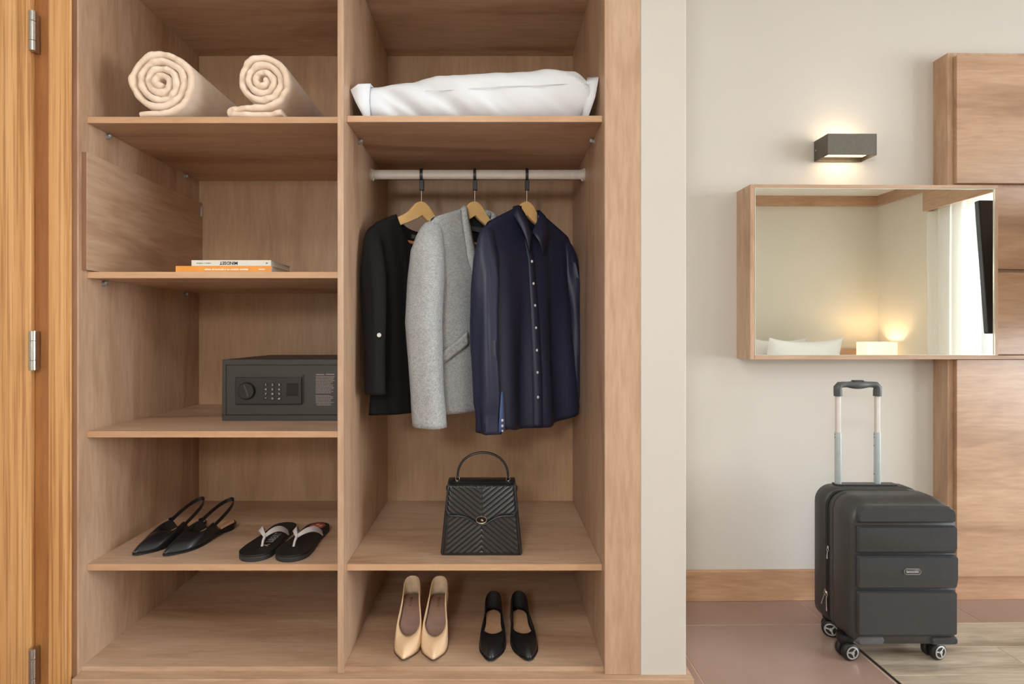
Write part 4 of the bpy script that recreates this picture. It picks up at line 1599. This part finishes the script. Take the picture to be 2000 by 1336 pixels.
bz_half = lambda z: interp([(0.76, 0.215), (0.95, 0.198), (1.12, 0.186), (1.25, 0.196), (1.34, 0.205)], z)
bz_thick = lambda z: interp([(0.76, 0.058), (1.0, 0.057), (1.2, 0.052), (1.31, 0.028), (1.40, 0.014)], z)
bz_fold = lambda f, z, fr: 0.010 * smooth01(1.30, 0.9, z) * nz(f * 2.6, z * 0.9, 12.0 if fr else 17.0)
m, zpt = torso(blz_front, blz_back, lambda f, fr: 0.776 + 0.02 * (1 - min(1, abs(f) / 0.12)) * (1 if fr else 0), bz_half, bz_thick, bz_fold, cut=0.03)
obj('blazer_body', m, [tweed_m, dark_lining], g, smooth=80, solid=0.003, soff=-1, smat=1)
for sd in (-1, 1):
    pth = [(0, (sd * 0.168, -0.014, 1.352)), (0.03, (sd * 0.182, -0.016, 1.340)), (0.08, (sd * 0.192, -0.018, 1.310)), (0.16, (sd * 0.204, -0.02, 1.26)), (0.5, (sd * 0.226, -0.030, 1.05)), (0.8, (sd * 0.220, -0.036, 0.87)), (1, (sd * 0.212, -0.040, 0.748))]
    sl = sleeve(pth, [(0, 0.018), (0.03, 0.032), (0.08, 0.042), (0.16, 0.049), (0.5, 0.048), (0.85, 0.044), (1, 0.046)], [(0, 0.005), (0.03, 0.016), (0.08, 0.030), (0.16, 0.048), (0.28, 0.060), (0.5, 0.062), (0.8, 0.056), (1, 0.058)], 9.0 + sd, fold=0.004)
    so = obj('sleeve', sl, [tweed_m, dark_lining], g, smooth=80, solid=0.003, smat=1)
    # cuff edge
    # lapel and collar following the neckline on this side
    rows_ = []
    K = 22
    for k in range(K + 1):
        q = k / K
        if q < 0.30:                       # round the back of the neck
            a = q / 0.30
            base = Vector((sd * lerp(0.0, 0.052, math.sin(a * PI / 2)), lerp(0.016, -0.006, a), NKz + 0.014 - 0.004 * a))
            outw = Vector((sd * lerp(0.0, 0.024, a), lerp(0.020, -0.006, a), -0.030 + 0.006 * a))
        else:
            a = (q - 0.30) / 0.70
            u = lerp(0.054, 0.006, a)
            zz = lerp(NKz + 0.008, 1.05, a)
            f = sd * u / bz_half(zz)
            y = -0.018 * (u / 0.2) ** 2 - bz_thick(zz) - 0.006
            base = Vector((sd * u, y - 0.002, zz))
            wd_ = interp([(0, 0.026), (0.16, 0.031), (0.30, 0.034), (0.32, 0.024), (0.36, 0.040), (0.5, 0.040), (0.8, 0.022), (1.0, 0.003)], a)
            outw = Vector((sd * wd_, 0.001 - 0.004, -0.012))
        rows_.append([base, base + outw * 0.5 + Vector((0, -0.005, 0.003)), base + outw])
    m = MB()
    m.add([p for r_ in rows_ for p in r_], [(i * 3 + j, i * 3 + j + 1, (i + 1) * 3 + j + 1, (i + 1) * 3 + j) for i in range(K) for j in range(2)])
    obj('lapel', m, tweed_m, g, smooth=70, solid=0.003, soff=0)
    # pocket flap: slanted patch just proud of the front
    fl_ = MB()
    pts = []
    for j in range(5):
        for i in range(11):
            a, b = i / 10, j / 4
            f = sd * lerp(0.90, 0.46, a)
            zz = lerp(0.960, 1.022, a) - 0.036 * b
            U = bz_half(zz)
            t_ = bz_thick(zz) * max(0.0, 1 - abs(f) ** 2.6) ** 0.55
            y = -0.018 * min(1, abs(f * U) / 0.2) ** 2 - t_ - bz_fold(f, zz, True) - 0.0085
            pts.append(Vector((f * U + sd * 0.006 * b * -1, y, zz)))
    fl_.add(pts, [(j * 11 + i, j * 11 + i + 1, (j + 1) * 11 + i + 1, (j + 1) * 11 + i) for j in range(4) for i in range(10)])
    obj('pocket_flap', fl_, tweed_m, g, smooth=60, solid=0.003, soff=0)
lb = MB().box(-0.030, 0.030, -0.0005, 0.0005, -0.008, 0.008).xf(T(0.012, 0.010, 1.356))
obj('neck_label', lb, plain('dark_label', srgb(70, 70, 74), 0.7, var=0.3, nscale=900), g)

# ---- navy shirt
g = thing('navy_shirt', 'navy blue satin button-up shirt with pointed collar hanging on the rail', 'shirt', (0.104, RY, 0), HANG, local=True)
SHn, NKn = 1.338, 1.412
U0 = -0.020


def nv_top(f):
    u = abs(f) * 0.205
    return lerp(NKn, SHn, max(0, (u - 0.055)) / 0.15) - 0.014 * smooth01(0.18, 0.205, u)


def nv_front(f):
    u = abs(f * 0.205 - U0 * 0.6 * max(0.0, 1 - abs(f) * 3.0))
    if u < 0.055:
        return 1.318 + (NKn - 1.318) * (u / 0.055) ** 1.2
    return nv_top(f)


def nv_back(f):
    u = abs(f) * 0.205
    if u < 0.055:
        return NKn - 0.004 * (1 - (u / 0.055) ** 2)
    return nv_top(f)


nv_half = lambda z: interp([(0.70, 0.232), (0.85, 0.218), (1.05, 0.200), (1.22, 0.192), (1.31, 0.205)], z)
nv_thick = lambda z: interp([(0.70, 0.062), (0.9, 0.055), (1.1, 0.048), (1.25, 0.036), (1.32, 0.018), (1.40, 0.012)], z)


def nv_fold(f, z, fr):
    k = smooth01(1.30, 0.80, z)
    s = 0.020 * k * math.sin(f * 8.5 + 0.9 + 0.6 * nz(z * 1.5, 2.0)) * (1 if fr else 0.7)
    return s + 0.006 * nz(f * 5, z * 1.3, 22.0 if fr else 27.0) * smooth01(1.34, 1.2, z)


def nv_hem(f, fr):
    return (0.722 if fr else 0.706) + 0.045 * abs(f) ** 3.0


m, npt = torso(nv_front, nv_back, nv_hem, nv_half, nv_thick, nv_fold, n=80)
obj('shirt_body', m, [navy], g, smooth=80, solid=0.001, soff=0)
# placket with buttons
def on_front(u, z, off=0.0015):
    U = nv_half(z)
    f = u / U
    t_ = nv_thick(z) * max(0.0, 1 - abs(f) ** 2.6) ** 0.55
    w_ = nv_fold(f, z, True) * max(0.0, 1 - abs(f) ** 6)
    return Vector((u, -0.018 * min(1, abs(u) / 0.2) ** 2 - (t_ + w_) - off, z))


m = MB()
zs_ = [1.316 - k * (1.316 - 0.725) / 60 for k in range(61)]
m.add([p for z in zs_ for p in (on_front(U0 - 0.014, z), on_front(U0, z, 0.0025), on_front(U0 + 0.014, z))],
      [(i * 3 + j, i * 3 + j + 1, (i + 1) * 3 + j + 1, (i + 1) * 3 + j) for i in range(60) for j in range(2)])
obj('placket', m, navy, g, smooth=70, solid=0.001)
pearl = plain('pearl_button', srgb(228, 228, 232), 0.18, 0.0, 0.05, spec=0.8)
for z in (1.326, 1.243, 1.173, 1.104, 1.034, 0.964, 0.895, 0.818):
    p = on_front(U0, min(z, 1.314), 0.003)
    p.z = z
    obj('button', MB().ball(p, 0.0046, 0.003, 0.0046, 12, 6), pearl, g, smooth=80)
for sd in (-1, 1):
    yb = -0.030 if sd < 0 else -0.02
    pth = [(0, (sd * 0.178, -0.014, 1.338)), (0.03, (sd * 0.188, -0.016, 1.324)), (0.08, (sd * 0.195, -0.018, 1.296)), (0.5, (sd * (0.216 if sd < 0 else 0.206), yb, 1.05)), (0.86, (sd * (0.212 if sd < 0 else 0.209), yb - 0.01, 0.80)), (0.87, (sd * (0.212 if sd < 0 else 0.209), yb - 0.01, 0.795)), (1, (sd * (0.208 if sd < 0 else 0.210), yb - 0.012, 0.728 if sd < 0 else 0.765))]
    sl = sleeve(pth, [(0, 0.014), (0.03, 0.024), (0.08, 0.030), (0.18, 0.035), (0.5, 0.034), (0.85, 0.033), (0.88, 0.029), (1, 0.031)], [(0, 0.004), (0.03, 0.011), (0.08, 0.020), (0.15, 0.030), (0.27, 0.042), (0.5, 0.048), (0.85, 0.046), (0.88, 0.041), (1, 0.043)], 30.0 + sd, fold=0.013)
    so = obj('sleeve', sl, navy, g, smooth=80, solid=0.001)
    if sd < 0:
        # turned-out cuff slit showing the lighter inside, with its two buttons
        ct = MB()
        zz_ = [0.850, 0.82, 0.79, 0.76, 0.735]
        wl = [0.003, 0.007, 0.010, 0.012, 0.013]
        base = Vector((-0.196, -0.086, 0))
        ct.add([q for z, w_ in zip(zz_, wl) for q in (Vector((base.x - w_, base.y + 0.002, z)), Vector((base.x + w_, base.y + 0.004, z)))],
               [(2 * i, 2 * i + 1, 2 * i + 3, 2 * i + 2) for i in range(4)])
        cf = obj('cuff_slit', ct, navy_in, so, smooth=60, solid=0.0012)
        for z in (0.768, 0.752, 0.738):
            obj('cuff_button', MB().ball((base.x, base.y + 0.0005, z), 0.0042 if z > 0.74 else 0.003, 0.0025, 0.0042 if z > 0.74 else 0.003, 12, 6), pearl, so, smooth=80)
# collar: stand and two pointed leaves
m = MB()
rows_ = []
K = 28
for k in range(K + 1):
    a = lerp(-PI * 0.5 - 2.35, -PI * 0.5 + 2.35, k / K) + PI
    rows_.append([Vector((0.052 * math.cos(a) * 1.0, 0.006 + 0.026 * math.sin(a), z)) for z in (1.378, 1.420)])
m.add([p for r_ in rows_ for p in r_], [(2 * i, 2 * i + 1, 2 * i + 3, 2 * i + 2) for i in range(K)])
obj('collar_stand', m, navy, g, smooth=70, solid=0.0015, soff=0)
for sd in (-1, 1):
    rows_ = []
    K = 20
    A0, A1 = Vector((sd * 0.048, -0.012, 1.420)), Vector((U0 * 0.8 + sd * 0.003, -0.036, 1.338))
    D0, D1 = Vector((sd * 0.078, -0.020, 1.378)), Vector((U0 + sd * 0.031, -0.058, 1.268))
    for k in range(K + 1):
        q = k / K
        if q < 0.5:
            a = q / 0.5 * PI / 2
            top_ = Vector((sd * 0.050 * math.sin(a), lerp(0.028, -0.010, 1 - math.cos(a)), lerp(1.426, 1.420, q / 0.5)))
            bot = Vector((sd * 0.078 * math.sin(a), lerp(0.042, -0.016, 1 - math.cos(a)), lerp(1.392, 1.378, q / 0.5)))
        else:
            a = (q - 0.5) / 0.5
            top_ = A0.lerp(A1, a) + Vector((0, -0.008 * math.sin(PI * a), 0))
            bot = D0.lerp(D1, a) + Vector((0, -0.010 * math.sin(PI * a), 0))
        rows_.append([top_, top_.lerp(bot, 0.5) + Vector((sd * 0.004, -0.005, 0.003)), bot])
    m = MB()
    m.add([p for r_ in rows_ for p in r_], [(i * 3 + j, i * 3 + j + 1, (i + 1) * 3 + j + 1, (i + 1) * 3 + j) for i in range(K) for j in range(2)])
    obj('collar_leaf', m, navy, g, smooth=60, solid=0.002, soff=0)

# ------------------------------------------------------------------ suitcase
shell = plain('black_polypropylene', srgb(58, 56, 55), 0.42, var=0.06, nscale=60, bumps=0.04, spec=0.5)
shell_f = plain('graphite_front_shell', srgb(56, 57, 59), 0.34, var=0.05, nscale=60, bumps=0.04, spec=0.5)
fabric_b = plain('black_nylon', srgb(20, 19, 19), 0.8, var=0.15, nscale=600, bumps=0.2)
wheel_b = plain('black_wheel_rubber', srgb(30, 30, 30), 0.5)
hub_m = plain('silver_hub', srgb(205, 203, 198), 0.3, 0.6)
CX, CW = 1.250, 0.330
ZB0, ZB1 = 0.062, 0.508
SU = thing('suitcase', 'black hard-shell cabin suitcase with its silver handle pulled out, standing on the floor', 'suitcase', (1.25, 1.74, 0))
cz = (ZB0 + ZB1) / 2
hgt = ZB1 - ZB0


def srings(spec, r=0.055):
    return [rrect(CX, cz + dz, CW + dw, hgt + dh, r + dr, y, 8, 0.045) for (y, dw, dh, dr, dz) in spec]


back = MB().loft(srings([(1.845, -0.05, -0.05, -0.01, 0), (1.838, -0.02, -0.02, -0.004, 0), (1.822, 0, 0, 0, 0), (1.782, 0.0, 0.0, 0, 0), (1.776, -0.006, -0.006, 0, 0), (1.772, -0.012, -0.012, 0, 0)]))
obj('rear_shell', back, shell, SU, smooth=50)
mid = MB().loft(srings([(1.7745, -0.014, -0.014, 0, 0), (1.742, -0.014, -0.014, 0, 0)]))
gm2 = obj('zip_gusset', mid, fabric_b, SU, smooth=50)
for y in (1.764, 1.752):
    obj('zip_tape', MB().loft(srings([(y - 0.0025, -0.011, -0.011, 0, 0), (y + 0.0025, -0.011, -0.011, 0, 0)])), plain('zip_coil', srgb(34, 33, 32), 0.5), gm2, smooth=50)
obj('expander_band', MB().loft(srings([(1.742, -0.010, -0.010, 0, 0), (1.739, 0.0, 0.0, 0, 0), (1.730, 0.0, 0.0, 0, 0), (1.727, -0.008, -0.008, 0, 0)])), shell, SU, smooth=50)
front = MB().loft(srings([(1.727, -0.006, -0.006, 0, 0), (1.722, 0, 0, 0, 0), (1.690, -0.002, -0.002, 0, 0), (1.665, -0.002, -0.006, 0.002, -0.002), (1.652, -0.005, -0.014, 0.004, -0.004), (1.644, -0.010, -0.024, 0.006, -0.006), (1.641, -0.016, -0.036, 0.006, -0.008)]))
obj('front_shell', front, shell, SU, smooth=60)
FX0, FX1 = 1.1015, 1.4055
bands = [(0.4400, 0.4900, 0.024, 0.006), (0.3475, 0.4310, 0.005, 0.006), (0.2425, 0.3415, 0.005, 0.006), (0.0940, 0.2335, 0.005, 0.014)]
for i, (z0, z1, rt, rb_) in enumerate(bands):
    c_, h_ = (z0 + z1) / 2, z1 - z0
    bul = [0.0, 0.002, 0.004, 0.001][i]
    ch = [0.006, 0.015, 0.026, 0.010][i]
    w = FX1 - FX0 + [-0.008, -0.002, 0.0, -0.002][i]
    cx_ = (FX0 + FX1) / 2
    m = MB().loft([rrect(cx_, c_, w, h_, rt, 1.650, 5, rb_), rrect(cx_, c_, w, h_, rt, 1.6385 - bul, 5, rb_),
                   rrect(cx_, c_ + 0.0006, w - 0.003, h_ - 0.004, rt, 1.6355 - bul, 5, rb_),
                   rrect(cx_, c_ + ch / 2 - 0.002, w - 0.007, h_ - ch - 0.004, max(0.003, rt - 0.002), 1.6300 - bul, 5, 0.003)])
    obj('front_rib', m, shell_f, SU, smooth=28)
# recessed lower line on the big panel
box('panel_line', FX0 + 0.012, FX1 - 0.014, 1.6286, 1.6296, 0.1640, 0.1652, shell, SU, bevel=0.0003)
for sd in (-1, 1):
    x = 1.147 if sd < 0 else 1.372
    cg = MB().loft([rrect(x, 0.0795, 0.084, 0.027, 0.013, 1.662, 6, 0.010), rrect(x, 0.0795, 0.084, 0.027, 0.013, 1.642, 6, 0.010), rrect(x, 0.0795, 0.074, 0.018, 0.009, 1.636, 6, 0.007)])
    obj('corner_guard', cg, plain('grey_corner_guard', srgb(92, 92, 94), 0.4) if sd < 0 else shell_f, SU, smooth=45)
# name plate
py_ = 1.6252
plx, plz = 1.2625, 0.2965
npl = MB().loft([rrect(plx, plz, 0.052, 0.0185, 0.009, py_ + 0.003, 6), rrect(plx, plz, 0.052, 0.0185, 0.009, py_, 6), rrect(plx, plz, 0.050, 0.0165, 0.008, py_ - 0.0006, 6)])
pl2 = obj('name_plate', npl, plain('grey_plate', srgb(70, 70, 72), 0.35), SU, smooth=45)
rim = rrect(plx, plz, 0.0505, 0.0175, 0.0085, py_ - 0.0008, 6)
obj('plate_rim', MB().tube(rim, 0.0009, 6, closed=True), chrome, pl2, smooth=60)
text_part('plate_lettering', 'Samsonite', 0.0098, T(plx, py_ - 0.0010, plz) @ FRONT, plain('silver_lettering', srgb(225, 225, 225), 0.35, 0.2), pl2, squeeze=0.92)


def wheel_unit(x, y, ang, mate=-0.023):
    u = MB()
    M = T(x, y, 0) @ Matrix.Rotation(R(ang), 4, 'Z')
    hb_ = MB().loft([[Vector((0.026 * s_ * math.cos(2 * PI * k / 18), 0.030 + 0.026 * s_ * math.sin(2 * PI * k / 18) * 0.9, z)) for k in range(18)] for s_, z in ((1.0, 0.074), (1.0, 0.058), (0.72, 0.040), (0.4, 0.030))]).xf(M)
    ho_ = obj('caster_housing', hb_, wheel_b, SU, smooth=50)
    for k_, yo in enumerate((0.0, 0.026)):
        w_ = MB().lathe([(0.018, yo), (0.0245, yo + 0.001), (0.0275, yo + 0.004), (0.0275, yo + 0.014), (0.0245, yo + 0.017), (0.018, yo + 0.018)], (0, 0, 0.0275), 'Y', 26).xf(M)
        wo = obj('wheel', w_, wheel_b, ho_, smooth=45)
        if k_ == 0:
            hm = MB()
            hm.lathe([(0.0195, -0.0002), (0.0200, -0.0014), (0.0160, -0.0022), (0.0155, -0.0005)], (0, 0, 0.0275), 'Y', 26, cap=False)
            hm.lathe([(0.0055, -0.0002), (0.0055, -0.0030), (0.001, -0.0036)], (0, 0, 0.0275), 'Y', 16)
            for a in range(3):
                b_ = MB().box(-0.0022, 0.0022, -0.0018, -0.0002, 0.004, 0.0165).xf(T(0, 0, 0.0275) @ Matrix.Rotation(R(120 * a + 40), 4, 'Y'))
                hm.add(b_.v, b_.f)
            # hub is a piece of the caster, kept at the third level
            obj('hub', hm.xf(M), hub_m, ho_, smooth=45)


wheel_unit(1.1075, 1.664, 6)
wheel_unit(1.3830, 1.668, 12)
wheel_unit(1.1230, 1.795, -30)
wheel_unit(1.3850, 1.800, 10)
# telescopic handle
HX0, HX1, HY = 1.1535, 1.2855, 1.806
def upright(w, d, r, z0, z1, x):
    m_ = MB()
    for z in (z0, z1):
        pass
    ring_ = lambda z: [Vector((x + p.x, HY + p.z, z)) for p in rrect(0, 0, w, d, r, 0, 4)]
    return m_.loft([ring_(z0), ring_(z1)])


for x in (HX0, HX1):
    lt = obj('lower_tube', upright(0.0205, 0.0125, 0.005, 0.504, 0.685, x), alu_blue, SU, smooth=40)
    obj('upper_tube', upright(0.0175, 0.0100, 0.004, 0.685, 0.812, x), alu, SU, smooth=40)
    for z in (0.678, 0.668, 0.640, 0.545) if x == HX1 else (0.678, 0.668):
        obj('locking_hole', MB().lathe([(0.0018, -0.0003), (0.0018, 0.0003)], (x - 0.01035, HY, z), 'X', 10), black_plastic, lt)
gr = MB()
rings = []
gp = [(HX0, 0.806, 0.0125), (HX0 - 0.0005, 0.822, 0.0128), (HX0 - 0.001, 0.835, 0.0125), (HX0 + 0.006, 0.8435, 0.0115), (HX0 + 0.018, 0.8450, 0.0100)]
mid_ = [(lerp(HX0 + 0.03, HX1 - 0.03, k / 8), 0.8450 - 0.0014 * math.sin(PI * k / 8), 0.0098 + 0.0042 * math.sin(PI * k / 8)) for k in range(9)]
gp = gp + mid_ + [(HX0 + HX1 - a, b, c) for a, b, c in reversed(gp)]
gr.tube([(a, HY, b) for a, b, c in gp], [c for a, b, c in gp], 14)
go = obj('grip', gr, plain('grey_grip_plastic', srgb(78, 80, 80), 0.45), SU, smooth=70)
box('grip_button', (HX0 + HX1) / 2 - 0.018, (HX0 + HX1) / 2 + 0.018, HY - 0.007, HY + 0.007, 0.8540, 0.8595, wheel_b, SU, bevel=0.002)
hpz = MB().box(HX0 - 0.012, HX1 + 0.060, HY - 0.014, HY + 0.016, 0.5085, 0.5130)
obj('handle_base', hpz, shell_f, SU, bevel=0.002)


def zip_pull(x, y, z, dx, dy, ln):
    m_ = MB()
    m_.box(-0.004, 0.001, -0.004, 0.004, -0.004, 0.006)
    m_.tube([(-0.0045, 0.005 * math.cos(2 * PI * k / 12), -0.006 + 0.006 * math.sin(2 * PI * k / 12)) for k in range(12)], 0.0013, 6, closed=True)
    m_.tube([(-0.005, 0, -0.011), (-0.006 + dx * 0.5, dy * 0.5, -0.011 - ln * 0.5), (-0.006 + dx, dy, -0.011 - ln)], [0.0016, 0.0022, 0.0028], 8)
    obj('zip_pull', m_.xf(T(x, y, z)), chrome, SU, smooth=50)


zx = CX - CW / 2 + 0.0052
zip_pull(zx, 1.752, 0.318, 0.0, 0.0, 0.024)
zip_pull(zx, 1.7665, 0.172, 0.0, 0.016, 0.040)
zip_pull(zx, 1.758, 0.168, 0.0, -0.004, 0.046)

# ------------------------------------------------------------------ turn the bedroom
RZm = Matrix.Rotation(ROOM, 4, 'Z')
bpy.context.view_layer.update()
for o in ROOMS:
    o.matrix_world = RZm @ o.matrix_world
bpy.context.view_layer.update()
